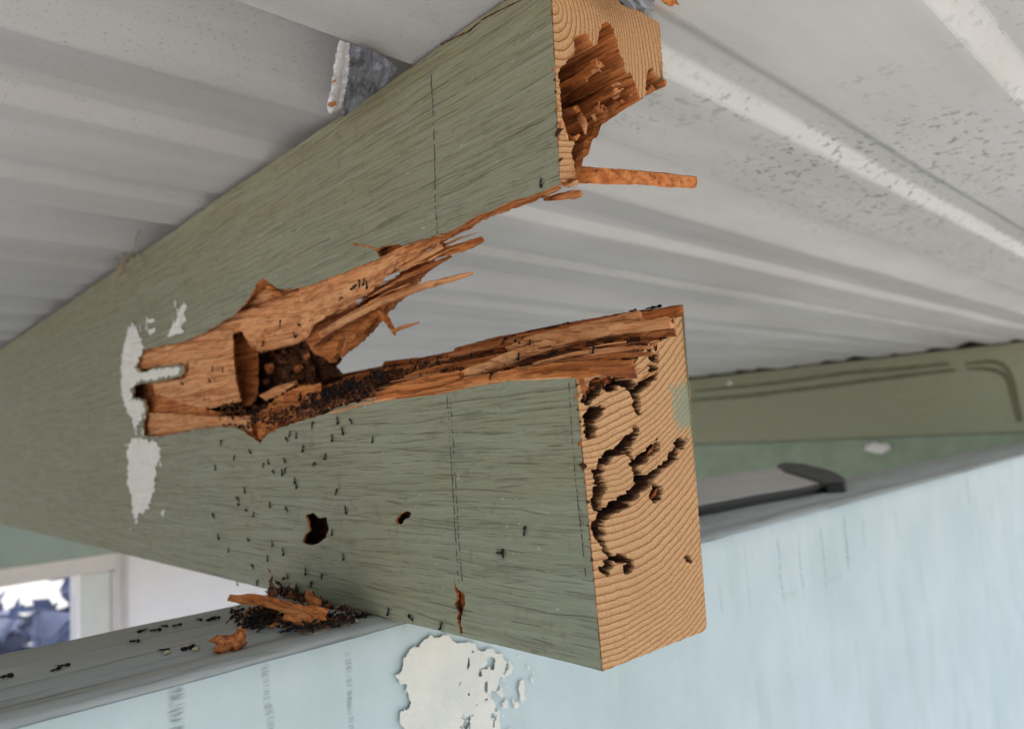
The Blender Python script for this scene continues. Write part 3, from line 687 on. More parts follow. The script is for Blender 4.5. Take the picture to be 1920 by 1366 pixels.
# --- torn underside of the upper arm
yu, zu = curve([p for p in UE if p[0] >= 560], X0); yku, zku = curve(KU, X1)
YY2 = np.linspace(YE+.0005, .262, 320); S2, YY2 = np.meshgrid(np.linspace(0, 1, 60), YY2, indexing='ij')
zf = np.interp(YY2, yu, zu); zb = np.interp(YY2, yku, zku)
wv = S2*9+1.5*fbm(YY2*30+7, S2*2); st = np.abs((wv % 1)-.5)*2
Z2 = zf+(zb-zf)*np.clip((S2-.1)/.9, 0, 1)**.8+(.0015*st+.004*np.sin(np.pi*S2))*np.clip(S2/.1, 0, 1)*np.clip((1-S2)/.1, 0, 1)
P = np.stack([X0+.0005+(X1-X0-.0005)*S2, YY2, Z2], -1); Fq, (I, J) = grid_faces(np.ones((59, 319), bool))
mk('torn_upper_surface', P.reshape(-1, 3), Fq[:, ::-1], [M['orange'], M['red']], beam, (fbm(S2*9, YY2*60)[I, J] > .5).astype(int))

# --- ribbon of fresh wood along the upper tear
LR = [(1052, 354), (1000, 379), (960, 391), (900, 417), (870, 434), (830, 455), (790, 476), (740, 505), (700, 545), (655, 572), (620, 590), (590, 606), (568, 640)]
def resamp(pix, n):
    p = np.array(pix, float); d = np.r_[0, np.cumsum(np.hypot(*np.diff(p, axis=0).T))]; t = np.linspace(0, d[-1], n)
    return np.stack([np.interp(t, d, p[:, 0]), np.interp(t, d, p[:, 1])], 1)
ua = resamp([p for p in UE if p[0] >= 556][0:], 420); lr = resamp(rag(LR, 2.5, 7), 420)
V = []; ns = 22
for i in range(420):
    for j in range(ns):
        s = j/(ns-1); q = ua[i]*(1-s)+lr[i]*s
        d = SK*.6+.0045*s**1.2+.0009*(fbm(s*7+fbm(i*.03, 3.0)*2, i*.025)-.5)*2+.0002*(fbm(s*20, i*.3)-.5)
        V.append(F(q[0], q[1], d if j else SK*.5))
Fq, (I, J) = grid_faces(np.ones((419, ns-1), bool)); V = np.array(V)
mk('fresh_tear_ribbon', V, Fq, [M['pale'], M['orange']], beam, ((I < 250) & (fbm(I*.02, J*.3) > .42)).astype(int))

# --- torn recess in the trunk of the beam
st_ = 1.5
gx = np.arange(244, 604, st_); gy = np.arange(512, 838, st_); U, V_ = np.meshgrid(gx, gy, indexing='ij')
D = np.full(U.shape, .016)+.004*fbm(U*.05, V_*.05); K = np.full(U.shape, 3)
def layer(poly, f, k, amp=1.2):
    m = inpoly(U+(fbm(U*.2, V_*.2)-.5)*amp*2, V_+(fbm(U*.2+7, V_*.2+3)-.5)*amp*2, poly); D[m] = (f(U, V_) if callable(f) else np.full(U.shape, f))[m]; K[m] = k
layer([(440, 615), (470, 640), (486, 662), (486, 740), (470, 762), (440, 760)], lambda u, v: .0105+.00001*(u-440), 1)
layer([(256, 690), (262, 650), (345, 634), (440, 584), (470, 548), (492, 515), (512, 528), (530, 536), (560, 534), (604, 524), (604, 596), (590, 612), (580, 632), (560, 644), (520, 654), (488, 662), (470, 650), (452, 622), (400, 640), (340, 660)], lambda u, v: .0022+.000030*np.clip(u-300, 0, 400)*.25+.00009*np.clip(v-560, 0, 90)*np.clip((u-440)/60, 0, 1), 0)
layer([(250, 652), (345, 634), (400, 618), (438, 618), (441, 680), (445, 712), (455, 752), (430, 757), (400, 766), (345, 764), (300, 772), (280, 765), (268, 745), (280, 715), (345, 706), (345, 686), (256, 694)], lambda u, v: .0012+.000008*(u-260)+.0006*np.clip((700-v)/60, 0, 1)*0, 0)
layer([(248, 722), (285, 716), (292, 742), (302, 766), (276, 768), (248, 750)], .006, 2)
layer([(284, 742), (300, 740), (345, 756), (400, 768), (440, 772), (400, 782), (330, 776), (276, 774)], lambda u, v: .0035+0*u, 1)
layer([(262, 772), (330, 774), (400, 780), (480, 776), (520, 770), (530, 802), (500, 815), (490, 838), (470, 822), (452, 808), (410, 806), (340, 816), (290, 826), (262, 822)], lambda u, v: .0016+.0012*fbm(u*.02, v*.16), 0)
layer([(404, 765), (425, 758), (456, 754), (452, 762), (425, 770)], .014, 3)
layer([(480, 776), (520, 742), (560, 722), (604, 716), (604, 784), (560, 796), (505, 818), (490, 838), (476, 815), (470, 790)], lambda u, v: .0030+.0022*fbm(u*.05, v*.1), 1, 3)
layer([(486, 742), (510, 730), (545, 716), (560, 720), (520, 742), (500, 752)], lambda u, v: .005+0*u, 0)
D = blur(D, 1)
gr = (fbm((V_+.10*U)*.16+fbm(U*.012, V_*.012)*3, U*.008, 2)-.5)
D = D+.0019*gr*(K < 3)+.0003*(fbm(U*.3, V_*.3)-.5)+(K == 3)*.006*(fbm(U*.09, V_*.09)-.5)
D = np.maximum(D, SK*1.05)
P = np.array([[F(a, b, c) for a, b, c in zip(ra, rb, rc)] for ra, rb, rc in zip(U, V_, D)])
mc = inpoly(U[:-1, :-1]+.7, V_[:-1, :-1]+.7, [(a, b) for a, b in [(240, 690), (262, 640), (430, 580), (485, 508), (604, 512), (604, 640), (590, 680), (590, 700), (604, 716), (604, 800), (492, 842), (400, 815), (262, 830), (240, 760)]])
Fq, (I, J) = grid_faces(mc); VV, FF = compact(P.reshape(-1, 3), Fq)
mk('torn_recess', VV, FF, [M['pale'], M['orange'], M['red'], M['dark']], beam, K[:-1, :-1][I, J])
# backing of the cavity
prism('cavity_wall', [(240, 600), (480, 600), (580, 620), (592, 690), (596, 720), (596, 800), (240, 830)], .030, .003, M['dark'], beam, .5, 10)

# --- loose strands and splinters
def spl(name, L, m, seed, fn=F, flat=.6, **kw):
    pts = []; w = []
    for (u, v, wd, d) in L:
        p = fn(u, v, d); pts.append(p); w.append(wd*np.linalg.norm(p)/FP*.93)
    return splinter(name, pts, w, M[m], beam, flat=flat, seed=seed, **kw)
# on the lower arm: each strand rests on the torn slope
def low_dx(u, v):
    best = 0; bd = 9
    for k in range(51):
        q = F(u, v, (X1-X0)*k/50); s_ = k/50
        z = np.interp(q[1], yl, zl)*(1-s_**.85)+np.interp(q[1], ykb, zkb)*s_**.85
        if abs(q[2]-z) < bd: bd = abs(q[2]-z); best = k
    return (X1-X0)*best/50
def lst(L, m, seed, lift=.0004, **kw): spl('strand', [(u, v, w, max(.0002, low_dx(u, v)-lift)) for u, v, w in L], m, seed, **kw)
lst([(1276, 584, 22), (1200, 594, 20), (1100, 610, 18), (1000, 630, 18), (900, 654, 16), (838, 668, 10)], 'orange', 11)
lst([(1205, 594, 24), (1150, 604, 22), (1080, 619, 20), (1000, 638, 19), (950, 654, 10)], 'pale', 1, .0012)
lst([(1258, 606, 24), (1180, 614, 24), (1120, 624, 24), (1040, 644, 24), (970, 666, 24), (910, 690, 23), (868, 706, 20)], 'pale', 2, .0022, flat=.55)
lst([(1266, 624, 14), (1200, 626, 8)], 'red', 3, .0004)
lst([(1224, 650, 7), (1150, 654, 8), (1080, 662, 8), (1000, 682, 6)], 'pale', 6, .0012)
lst([(1222, 662, 9), (1150, 666, 10), (1060, 676, 9), (980, 691, 8), (930, 704, 6)], 'red', 7, .0008)
lst([(1188, 682, 16), (1120, 682, 17), (1040, 689, 17), (960, 701, 17), (880, 715, 15), (835, 726, 10)], 'orange', 8, .0020, flat=.6)
lst([(1120, 698, 12), (1060, 701, 13), (1000, 705, 12), (920, 713, 11), (850, 725, 10), (790, 735, 7)], 'orange', 9, .0014)
lst([(1192, 700, 26), (1150, 696, 26), (1110, 694, 18)], 'red', 10, .0020)
lst([(945, 668, 12), (900, 680, 20), (830, 693, 22), (780, 703, 18), (760, 708, 8)], 'orange', 4, .0012)
lst([(866, 707, 26), (800, 722, 28), (740, 738, 26), (708, 745, 16)], 'orange', 5, .0022, flat=.7)
lst([(844, 676, 12), (790, 688, 12), (735, 695, 14), (722, 698, 12)], 'orange', 12)
lst([(1072, 707, 7), (960, 712, 8), (850, 728, 9), (770, 741, 9), (700, 752, 8), (620, 774, 7)], 'pale', 14, .0006)
lst([(870, 726, 10), (800, 737, 10), (740, 745, 8)], 'orange', 15, .0008)
spl('strand', [(720, 700, 14, .030), (660, 708, 14, .028), (590, 726, 16, .024), (550, 745, 12, .018)], 'orange', 16)
spl('strand', [(640, 722, 20, .016), (590, 738, 24, .012), (540, 762, 26, .007), (505, 785, 20, .004)], 'orange', 17, flat=.7)
spl('strand', [(575, 752, 20, .006), (535, 776, 26, .004), (500, 800, 24, .003), (488, 824, 12, .002)], 'orange', 18)
spl('strand', [(556, 716, 7, .008), (520, 728, 8, .007), (488, 742, 5, .006)], 'pale', 19)
fr_ = random.Random(77)
for k in range(64):
    u = fr_.uniform(720, 1200); t = (u-720)/480; v0 = np.interp(u, [850, 960, 1062, 1183, 1241], [656, 628, 608, 588, 580]) if u > 850 else 676-(u-790)*.2
    v1 = np.interp(u, [740, 850, 960, 1078, 1190], [746, 725, 712, 706, 702]); v = fr_.uniform(v0+6, v1-4); L = fr_.uniform(30, 90); sl_ = np.interp(v, [v0, v1], [-.20, -.13])
    w = fr_.uniform(1.6, 4.5); P_ = [(u, v, w), (u-L*.5, v-L*.5*sl_+fr_.uniform(-2, 2), w), (u-L, v-L*sl_, w*.5)]
    lst(P_, fr_.choice(['pale', 'orange', 'pale', 'red']), 900+k, .0026 if k % 2 else .0014, sides=5)
for k in range(26):
    u = fr_.uniform(600, 830); v = np.interp(u, [590, 700, 830], [606, 548, 462])+fr_.uniform(-14, 26); L = fr_.uniform(25, 80)
    spl('fibre', [(u, v, fr_.uniform(1.5, 3.5), .006), (u+L*.5, v-L*.27, 2.5, .0065), (u+L, v-L*fr_.uniform(.42, .52), 1.2, .006)], fr_.choice(['pale', 'orange']), 990+k, sides=5)
# frayed strand ends at the saw cut
rr = random.Random(5)
for k in range(34):
    u = rr.uniform(1180, 1215) if k < 22 else rr.uniform(1215, 1236); v = rr.uniform(655, 712) if k < 22 else rr.uniform(640, 672)
    p = E(u, v, rr.uniform(.0, .004)); q = p+np.array([rr.uniform(-.0012, .0012), -rr.uniform(.0004, .0022), rr.uniform(-.0006, .0016)])
    splinter('frayed_fibre', [p+np.array([0, .004, 0]), p, q], [.0011, .0008, .0003], M['pale'], beam, seed=k+300, sides=5)
for k, (u, v, w_, d) in enumerate([(1196, 684, 24, .001), (1186, 706, 20, .001), (1172, 690, 18, .003), (1206, 700, 14, .003)]):
    p = E(u, v, d); spl_w = w_*np.linalg.norm(p)/FP
    splinter('strand', [p+np.array([-.0006, .022, -.0016]), p+np.array([0, .008, 0]), p], [spl_w*.7, spl_w, spl_w*.8], M['orange'], beam, seed=k+340)
# curled fibre in a gallery
for k, (u, v) in enumerate([(1222, 846), (1228, 838), (1216, 852), (1160, 980), (1228, 926)]):
    p = E(u, v, .0015); splinter('gallery_fibre', [p+np.array([-.001, .0016, -.0016]), p, p+np.array([.0008, 0, .0012])], [.0004, .0008, .0003], M['orange'], beam, seed=k+400, sides=5)
# inside the upper end: tapering gnawed strands pointing out of the cavity
for k, (u, v, w_, L_, dx_, dz_, m_) in enumerate([(1122, 122, 24, .030, -.010, -.004, 'orange'), (1152, 165, 30, .034, -.012, -.006, 'orange'), (1168, 120, 16, .030, -.006, -.001, 'red'),
        (1150, 92, 22, .03, -.006, .002, 'orange'), (1184, 168, 22, .030, -.008, -.004, 'orange'), (1200, 180, 14, .03, -.006, -.003, 'orange'), (1126, 205, 20, .028, -.010, -.004, 'red'), (1100, 150, 14, .03, -.005, .0, 'red'), (1082, 205, 20, .03, -.003, .003, 'red'), (1100, 230, 22, .028, -.003, .002, 'orange')]):
    p = E(u, v, .0025 if k > 1 else .001); w_ = w_*np.linalg.norm(p)/FP
    splinter('strand', [p+np.array([.001, L_, dz_]), p+np.array([.0004, L_*.45, dz_*.4]), p], [w_*.9, w_*1.05, w_*.75], M[m_], beam, seed=k+60, flat=.8)
    if k in (0, 1, 4, 6):
        for q in range(9):
            a = p+np.array([rr.uniform(-1, 1)*w_*.4, 0, rr.uniform(-1, 1)*w_*.4]); splinter('frayed_fibre', [a+np.array([0, .0015, 0]), a, a+np.array([rr.uniform(-.001, .001), -.0007, rr.uniform(-.001, .0008)])], [.0008, .0006, .0002], M['pale'], beam, seed=k*20+q+500, sides=5)
spl('splinter', [(1086, 215, 10, .004), (1094, 232, 12, .001), (1098, 250, 6, .0)], 'pale', 80, fn=E)
spl('splinter', [(1112, 215, 8, .002), (1118, 228, 4, .001)], 'pale', 81, fn=E)
spl('splinter', [(1196, 180, 10, .012), (1222, 166, 11, .003), (1248, 155, 11, -.001)], 'orange', 82, fn=E)
spl('splinter', [(1066, 258, 14, .003), (1076, 262, 10, .001), (1086, 252, 5, .0)], 'orange', 83, fn=E)
# long stub sticking out of the front shell, and a chip below it
spl('splinter', [(1060, 324, 34, .006), (1100, 328, 36, .002), (1180, 332, 33, -.002), (1260, 339, 29, -.004), (1302, 343, 26, -.005)], 'orange', 84, fn=E, flat=.55, rough=.04, jag=.06)
spl('splinter', [(1020, 374, 5, .012), (1050, 368, 13, .006), (1078, 364, 16, .002), (1090, 362, 12, .0)], 'orange', 85, fn=E)
# shell edge end at (1066, 345)
spl('shell_rim', [(1043, 200, 6, .0004), (1050, 230, 16, .0006), (1060, 280, 22, .0008), (1064, 320, 30, .0008), (1066, 346, 24, .0008)], 'pale', 86, fn=E, flat=.4)
# splinters hanging off the upper tear
spl('splinter', [(690, 520, 16, .010), (750, 498, 18, .009), (820, 475, 17, .008), (870, 462, 17, .007), (906, 448, 10, .007)], 'orange', 20)
spl('splinter', [(640, 548, 8, .006), (700, 524, 10, .007), (770, 492, 10, .006), (830, 462, 8, .005)], 'pale', 21)
spl('splinter', [(660, 560, 8, .012), (720, 540, 14, .011), (790, 508, 14, .010), (846, 480, 5, .009)], 'red', 22)
spl('splinter', [(600, 628, 12, .012), (650, 598, 14, .011), (720, 562, 14, .010), (790, 538, 12, .009), (850, 522, 11, .009), (886, 512, 6, .009)], 'pale', 23, flat=.5)
spl('splinter', [(704, 572, 9, .014), (722, 596, 12, .014), (740, 622, 7, .013), (741, 628, 3, .013)], 'orange', 24)
spl('splinter', [(739, 620, 9, .013), (760, 612, 8, .012), (787, 604, 3, .012)], 'orange', 25)
spl('splinter', [(760, 540, 12, .016), (790, 505, 14, .014), (815, 475, 10, .012), (830, 455, 8, .012)], 'red', 26)
spl('splinter', [(730, 556, 14, .020), (690, 602, 18, .018), (655, 640, 18, .017), (641, 668, 8, .017)], 'orange', 27)
spl('splinter', [(642, 664, 6, .0165), (662, 645, 14, .016), (684, 628, 9, .016)], 'orange', 28)
prism('splinter_plate', [(576, 640), (612, 600), (660, 580), (700, 560), (716, 566), (690, 596), (664, 622), (648, 634), (634, 640), (630, 664), (618, 680), (608, 670), (588, 662)], lambda u, v: .016+.00002*(u-576), .0022, M['orange'], beam, 1.6, 4)
prism('splinter_plate', [(600, 612), (650, 588), (700, 545), (760, 505), (800, 478), (806, 490), (786, 512), (760, 545), (716, 585), (690, 618), (668, 640), (655, 632), (640, 628)], .021, .0025, M['red'], beam, 2.2, 5)
prism('splinter_plate', [(575, 610), (620, 590), (660, 570), (660, 590), (630, 612), (600, 640), (585, 650), (570, 640)], .0125, .002, M['red'], beam, 1.5, 5)
prism('cavity_lip', [(576, 648), (592, 650), (606, 660), (614, 672), (603, 684), (610, 696), (616, 706), (604, 716), (596, 724), (576, 720)], .020, .006, M['dark'], beam, 2.5, 3)
# chunks in the dark cavity
for k, (u, v, r) in enumerate([(505, 690, 12), (530, 675, 9), (540, 700, 14), (560, 690, 10), (500, 715, 10), (530, 720, 9), (575, 668, 9), (520, 740, 8), (555, 712, 9)]):
    p = F(u, v, .012+.004*rr.random()); r_w = r*np.linalg.norm(p)/FP
    blobs('gnawed_chunk', [(p, r_w*.8, 60+k, (.7, 1.2, .8), 2, .9)], M['dark'] if k % 3 else M['red'], beam, smooth=False)
# dried knot curl at the tip of the tear
spl('splinter', [(474, 552, 14, .002), (490, 530, 18, .0016), (497, 523, 8, .001)], 'red', 30, flat=.5)
spl('splinter', [(497, 525, 8, .001), (512, 545, 16, .0018), (530, 556, 8, .0026)], 'orange', 31, flat=.4)

# --- marks on the painted face
def ribbon(name, pix, wpx, m, lift=.00012, dash=0, fn=None):
    fn = fn or (lambda u, v: F(u, v, -lift)); p = np.array(rag(pix, .7, 4)); V = []; Fc = []
    for i in range(len(p)):
        a = p[max(i-1, 0)]; b = p[min(i+1, len(p)-1)]; t = unit(b-a); nn = np.array([-t[1], t[0]])
        w = wpx/2*random.uniform(.5, 1.2); V += [fn(*(p[i]+nn*w)), fn(*(p[i]-nn*w))]
        if i and not (dash and random.random() < dash): n = len(V); Fc.append((n-4, n-2, n-1, n-3))
    return mk(name, V, Fc, M[m], beam, smooth=False)
ribbon('pencil_line', [(807, 130), (812, 210), (815, 300), (816, 380), (820, 438)], 1.6, 'pencil', dash=.15)
ribbon('pencil_line', [(838, 742), (843, 820), (849, 920), (854, 1010), (860, 1090)], 1.3, 'pencil', dash=.25)
ribbon('pencil_line', [(844, 742), (849, 820), (855, 920), (860, 1010), (866, 1090)], 1.2, 'pencil', dash=.3)
ribbon('pencil_line', [(1066, 712), (1071, 800), (1079, 900), (1090, 1000), (1098, 1080)], 1.6, 'pencil', dash=.3)
ribbon('paint_crack', [(826, 84), (850, 72), (880, 58), (905, 36), (940, 18), (985, -4)], 2.4, 'dark', dash=.05)
ribbon('paint_crack', [(660, 457), (690, 462), (712, 470)], 4, 'orange')
def smear(pix, name='white_paint_smear', amp=3.0): return prism(name, pix, -.00032, .0001, M['white_paint'], beam, amp, 2.6)
smear([(240, 612), (252, 608), (262, 630), (270, 652), (262, 668), (252, 690), (266, 700), (290, 692), (318, 690), (340, 690), (336, 702), (300, 708), (262, 714), (246, 726), (246, 748), (268, 752), (272, 768), (262, 790), (252, 806), (244, 780), (232, 760), (227, 720), (228, 670), (234, 640)])
smear([(246, 820), (270, 824), (294, 830), (302, 850), (292, 880), (290, 910), (282, 940), (272, 960), (258, 964), (254, 980), (246, 960), (248, 930), (238, 905), (240, 870), (238, 845)], amp=3.5)
smear([(344, 566), (350, 572), (344, 590), (350, 600), (338, 610), (346, 622), (330, 626), (314, 632), (322, 612), (330, 600), (336, 580)], amp=2)
for k, q in enumerate([[(276, 600), (288, 597), (292, 602), (280, 606)], [(278, 618), (292, 614), (290, 622), (280, 628)], [(300, 960), (308, 955), (306, 968)]]): smear(q, amp=1)
for k in range(46):
    c = random.choice([(250, 612, 10, 8), (332, 600, 12, 22), (262, 800, 12, 16), (262, 830, 22, 10), (262, 970, 10, 14), (296, 860, 8, 40), (232, 700, 6, 60), (285, 610, 16, 12), (272, 770, 8, 16)])
    u = random.gauss(c[0], c[2]*.6); v = random.gauss(c[1], c[3]*.6); w = random.uniform(.6, 1.6); h = random.uniform(2, 8)
    if inpoly(u, v, ue+le[1:]): continue
    smear([(u-w, v-h), (u+w*.6, v-h*.8), (u+w, v+h*.5), (u, v+h), (u-w*.8, v+h*.6)], 'white_paint_fleck', .5)
# rough torn rim of paint lifting along the lower tear
for k, v in enumerate([130, 150, 172, 205, 232, 250, 262, 300, 722, 742, 768, 790, 832, 874, 878, 905, 940, 985, 1010, 1048]):
    u = 1035+v*.05 if v < 400 else 1080+(v-708)*.091
    p = F(u-random.uniform(0, 4), v, -.0001); p[1] -= .0001
    blobs('torn_paint_curl', [(p, .0009 if v in (874, 250) else random.uniform(.0003, .0006), 80+k, (.5, random.uniform(.8, 1.6), random.uniform(.5, 1)), 1, 1.2)], M['dark'] if k % 3 else M['red'], beam, smooth=False)
# cobweb clinging to the beam top at left
web = empty('cobweb', tuple(F(235, 490, -.002))); tag(web, 'tan dusty cobweb on the beam edge below the roof at left', 'cobweb')
for k in range(34):
    a = (rr.uniform(215, 262), rr.uniform(455, 520)); b = (a[0]+rr.uniform(-22, 30), a[1]+rr.uniform(-45, 60)); mdl = ((a[0]+b[0])/2+rr.uniform(-6, 6), (a[1]+b[1])/2+rr.uniform(-5, 5))
    pts = [F(*a, -.001), F(*mdl, -.003), F(*b, -.001)]; o = splinter('web_thread', pts, [.0003, .00045, .0002], M['web'], web, seed=k+700, sides=4, step=.006)

# ------------------------------------------------------------------ frass, debris
def chip(name, L, m, seed, fn, label, cat, flat=.6):
    pts = []; w = []
    for (u, v, wd, d) in L:
        p = fn(u, v, d); pts.append(p); w.append(wd*np.linalg.norm(p)/FP)
    o = splinter(name, pts, w, M[m], None, flat=flat, seed=seed, rough=.2, step=.002); tag(o, label, cat); return o
LZ = lambda u, v, d: onZ(u, v, ZB+d)
chip('wood_chip', [(430, 1121, 12, .006), (470, 1124, 18, .006), (520, 1132, 24, .005), (570, 1150, 26, .004), (610, 1154, 22, .003)], 'orange', 900, LZ, 'long orange splinter lying on the ant heap by the beam', 'wood chip', .5)
chip('wood_chip', [(536, 1158, 18, .003), (570, 1160, 24, .003), (596, 1158, 12, .003)], 'orange', 901, LZ, 'short orange wood chip half under the long splinter', 'wood chip', .6)
chip('wood_chip', [(578, 1112, 12, .006), (586, 1122, 20, .006), (598, 1134, 12, .005)], 'orange', 902, LZ, 'upright reddish wood chip against the foot of the beam', 'wood chip', .8)
o = blobs('wood_chunk', [(LZ(430, 1206, .0012), .0030, 33, (1.3, .7, .7), 3, .8), (LZ(446, 1198, .0022), .0018, 34, (.9, .7, 1.1), 3, .9)], M['red'], smooth=False)
tag(o, 'knobbly orange wood chunk alone on the grey ledge', 'wood chunk')
def heap(name, n, fpos, smin, smax, mats, kind_label, cat):
    VV = []; FF = []; mi = []; c0 = 0
    base = np.array([[1, 0, 0], [-1, 0, 0], [0, 1, 0], [0, -1, 0], [0, 0, 1], [0, 0, -1.]]); bf = [(0, 2, 4), (2, 1, 4), (1, 3, 4), (3, 0, 4), (2, 0, 5), (1, 2, 5), (3, 1, 5), (0, 3, 5)]
    for k in range(n):
        p = fpos(k); s = rng.uniform(smin, smax); R = np.linalg.qr(rng.normal(size=(3, 3)))[0]
        V = (base*rng.uniform(.5, 1.4, (6, 1))*np.array([1.5, .7, .5])*s)@R+p
        VV.append(V); FF += [tuple(a+c0 for a in f) for f in bf]; c0 += 6; mi += [int(rng.choice(len(mats), p=[.62, .25, .13]))]*8
    o = mk(name, np.vstack(VV), FF, mats, midx=mi, smooth=False); tag(o, kind_label, cat, kind='stuff'); return o
mats3 = [M['dark'], M['frass'], M['red']]
def on_lower(u, v):     # rough position of the torn lower surface under a pixel
    s = .5; dx = .012
    return dx
def hp1(k):
    t = rng.random(); u = 555+t*145+rng.normal()*6; vc = 770-t*42; v = vc-rng.uniform(-14, 26)*(.5+.5*math.sin(math.pi*min(1, t+.15)))
    return F(u, v, max(.0, .0015+.00035*(vc-v)+rng.uniform(0, .0025)))
heap('frass_heap', 1500, hp1, .0004, .0011, mats3, 'dark heap of frass crumbs packed in the lower tear', 'frass')
def hp1b(k):
    t = rng.random(); u = 690+t*160+rng.normal()*6; v = 708-t*26+rng.normal()*5
    return F(u, v, low_dx(u, v)-.0012-rng.uniform(0, .001))
heap('frass_heap', 420, hp1b, .0004, .0009, mats3, 'thin trail of frass crumbs along the torn strands', 'frass')
def hp2(k):
    u = rng.choice([470, 500, 560, 600, 640], p=[.1, .25, .35, .2, .1])+rng.normal()*18; v = 1155+rng.normal()*10-(u-560)*-.02
    if u > 620: v = 1158+rng.normal()*4
    return onZ(u, v, ZB+abs(rng.normal())*.0007+.0003)
heap('frass_heap', 420, hp2, .0004, .0010, mats3, 'dark heap of frass crumbs on the ledge at the foot of the beam', 'frass')
def hp3(k):
    t = rng.random()**1.3; u = 505+t*190; v = 1122+t*40-abs(rng.normal())*16*(1-t)
    return F(u, v, -.0006-rng.uniform(0, .0035)*(1-t*.6))
heap('frass_heap', 420, hp3, .0005, .0012, mats3, 'dark frass crumbs banked against the green beam face', 'frass')
def hp4(k):
    t = rng.random(); u = 410+t*140+rng.normal()*5; v = 775+rng.normal()*14+max(0, t-.5)*30
    return F(u, v, .0012+rng.uniform(0, .001))
heap('frass_heap', 260, hp4, .00025, .0007, mats3, 'scattered frass crumbs on the lower prong of torn wood', 'frass')

# ------------------------------------------------------------------ ants, one by one
def ant_mesh():
    VV = []; FF = []; n = 0
    def ell(c, r, s=8, t=5):
        nonlocal n
        V = [(c[0], c[1], c[2]+r[2])]+[(c[0]+r[0]*math.sin(math.pi*i/t)*math.cos(2*math.pi*j/s), c[1]+r[1]*math.sin(math.pi*i/t)*math.sin(2*math.pi*j/s), c[2]+r[2]*math.cos(math.pi*i/t)) for i in range(1, t) for j in range(s)]+[(c[0], c[1], c[2]-r[2])]
        for j in range(s):
            FF.append((n, n+1+j, n+1+(j+1) % s)); FF.append((n+len(V)-1, n+1+(t-2)*s+(j+1) % s, n+1+(t-2)*s+j))
            for i in range(t-2): a = n+1+i*s; FF.append((a+j, a+s+j, a+s+(j+1) % s, a+(j+1) % s))
        VV.extend(V); n += len(V)
    def leg(pts, w):
        nonlocal n
        for a, b in zip(pts[:-1], pts[1:]):
            a = np.array(a); b = np.array(b); t = unit(b-a); s = unit(np.cross(t, [.3, .2, 1])); q = np.cross(t, s)
            for e in (a, b):
                for k in range(3): an = 2.1*k; VV.append(tuple(e+(s*math.cos(an)+q*math.sin(an))*w))
            for k in range(3): FF.append((n+k, n+(k+1) % 3, n+3+(k+1) % 3, n+3+k))
            n += 6
    ell((-.95, 0, .42), (.62, .40, .38)); ell((-.32, 0, .34), (.12, .10, .14)); ell((.12, 0, .40), (.42, .22, .24)); ell((.78, 0, .40), (.32, .28, .23))
    for sd_ in (-1, 1):
        for x, ex in ((.32, .85), (.12, .05), (-.08, -.75)):
            leg([(x, sd_*.12, .38), (x+(ex-x)*.5, sd_*.55, .62), (ex, sd_*.95, .02)], .035)
        leg([(1.0, sd_*.1, .5), (1.3, sd_*.35, .66), (1.65, sd_*.3, .45)], .028)
    me = bpy.data.meshes.new('ant'); me.from_pydata([tuple(np.array(v)*.5) for v in VV], [], FF); me.materials.append(M['ant'])
    me.polygons.foreach_set('use_smooth', [True]*len(me.polygons)); return me
AM = ant_mesh(); AM2 = AM.copy()
for v in AM2.vertices:                        # a curled one
    if v.co.x < -.2: v.co.y += (v.co.x+.2)**2*.8
    if v.co.x > .2: v.co.y += (v.co.x-.2)**2*.7
AM3 = AM.copy()
for v in AM3.vertices: v.co.z *= 1.15; v.co.y += .12*math.sin(v.co.x*5)
NA = 0; EXTRA = []
WORDS = ['nearest', 'second nearest', 'third nearest', 'fourth nearest', 'fifth nearest', 'sixth nearest', 'seventh nearest', 'eighth nearest', 'ninth nearest', 'tenth nearest', 'eleventh nearest', 'twelfth nearest', 'thirteenth nearest']
def tell(pts, marks, where):
    """a label for each ant from the landmark nearest to it, the side and the rank in distance"""
    rec = {}
    for i, (u, v) in enumerate(pts):
        k = min(range(len(marks)), key=lambda q: math.hypot(u-marks[q][0], v-marks[q][1])); mu, mv, nm = marks[k]
        sd_ = ('right of' if u > mu else 'left of') if abs(u-mu) > abs(v-mv) else ('below' if v > mv else 'above')
        rec.setdefault((k, sd_), []).append((math.hypot(u-mu, v-mv), i))
    out = [None]*len(pts)
    for (k, sd_), L in rec.items():
        for r, (_, i) in enumerate(sorted(L)): out[i] = 'tiny black ant %s, %s ant %s %s' % (where, WORDS[min(r, 12)], sd_, marks[k][2])
    return out
def ant(p, nrm, size, ang, label, group):
    global NA
    bulk = group in CAP and CAP[group] <= 0
    if group in CAP: CAP[group] -= 1
    if not bulk: o = bpy.data.objects.new('ant', random.choice([AM, AM2, AM3])); sc.collection.objects.link(o); NA += 1
    z = Vector(nrm).normalized(); ref = Vector((0, 0, 1)) if abs(z.z) < .8 else Vector((1, 0, 0)); x = (ref-z*ref.dot(z)).normalized(); y = z.cross(x)
    xx = x*math.cos(ang)+y*math.sin(ang); yy = z.cross(xx); s = size*random.uniform(.85, 1.15)
    mw_ = Matrix(((xx.x*s, yy.x*s, z.x*s, p[0]), (xx.y*s, yy.y*s, z.y*s, p[1]), (xx.z*s, yy.z*s, z.z*s, p[2]), (0, 0, 0, 1)))
    if bulk: EXTRA.append(mw_); return
    o.matrix_world = mw_; tag(o, label, 'ant', group)
CAP = {'ants heaped at the foot of the beam': 60, 'ants banked against the beam foot': 40, 'ants swarming in the frass of the lower tear': 64, 'ants in the back trail': 15}
AS = .0019
GF = 'ants crawling on the green painted face'; lf = 'tiny black ant on the green painted face of the broken beam'
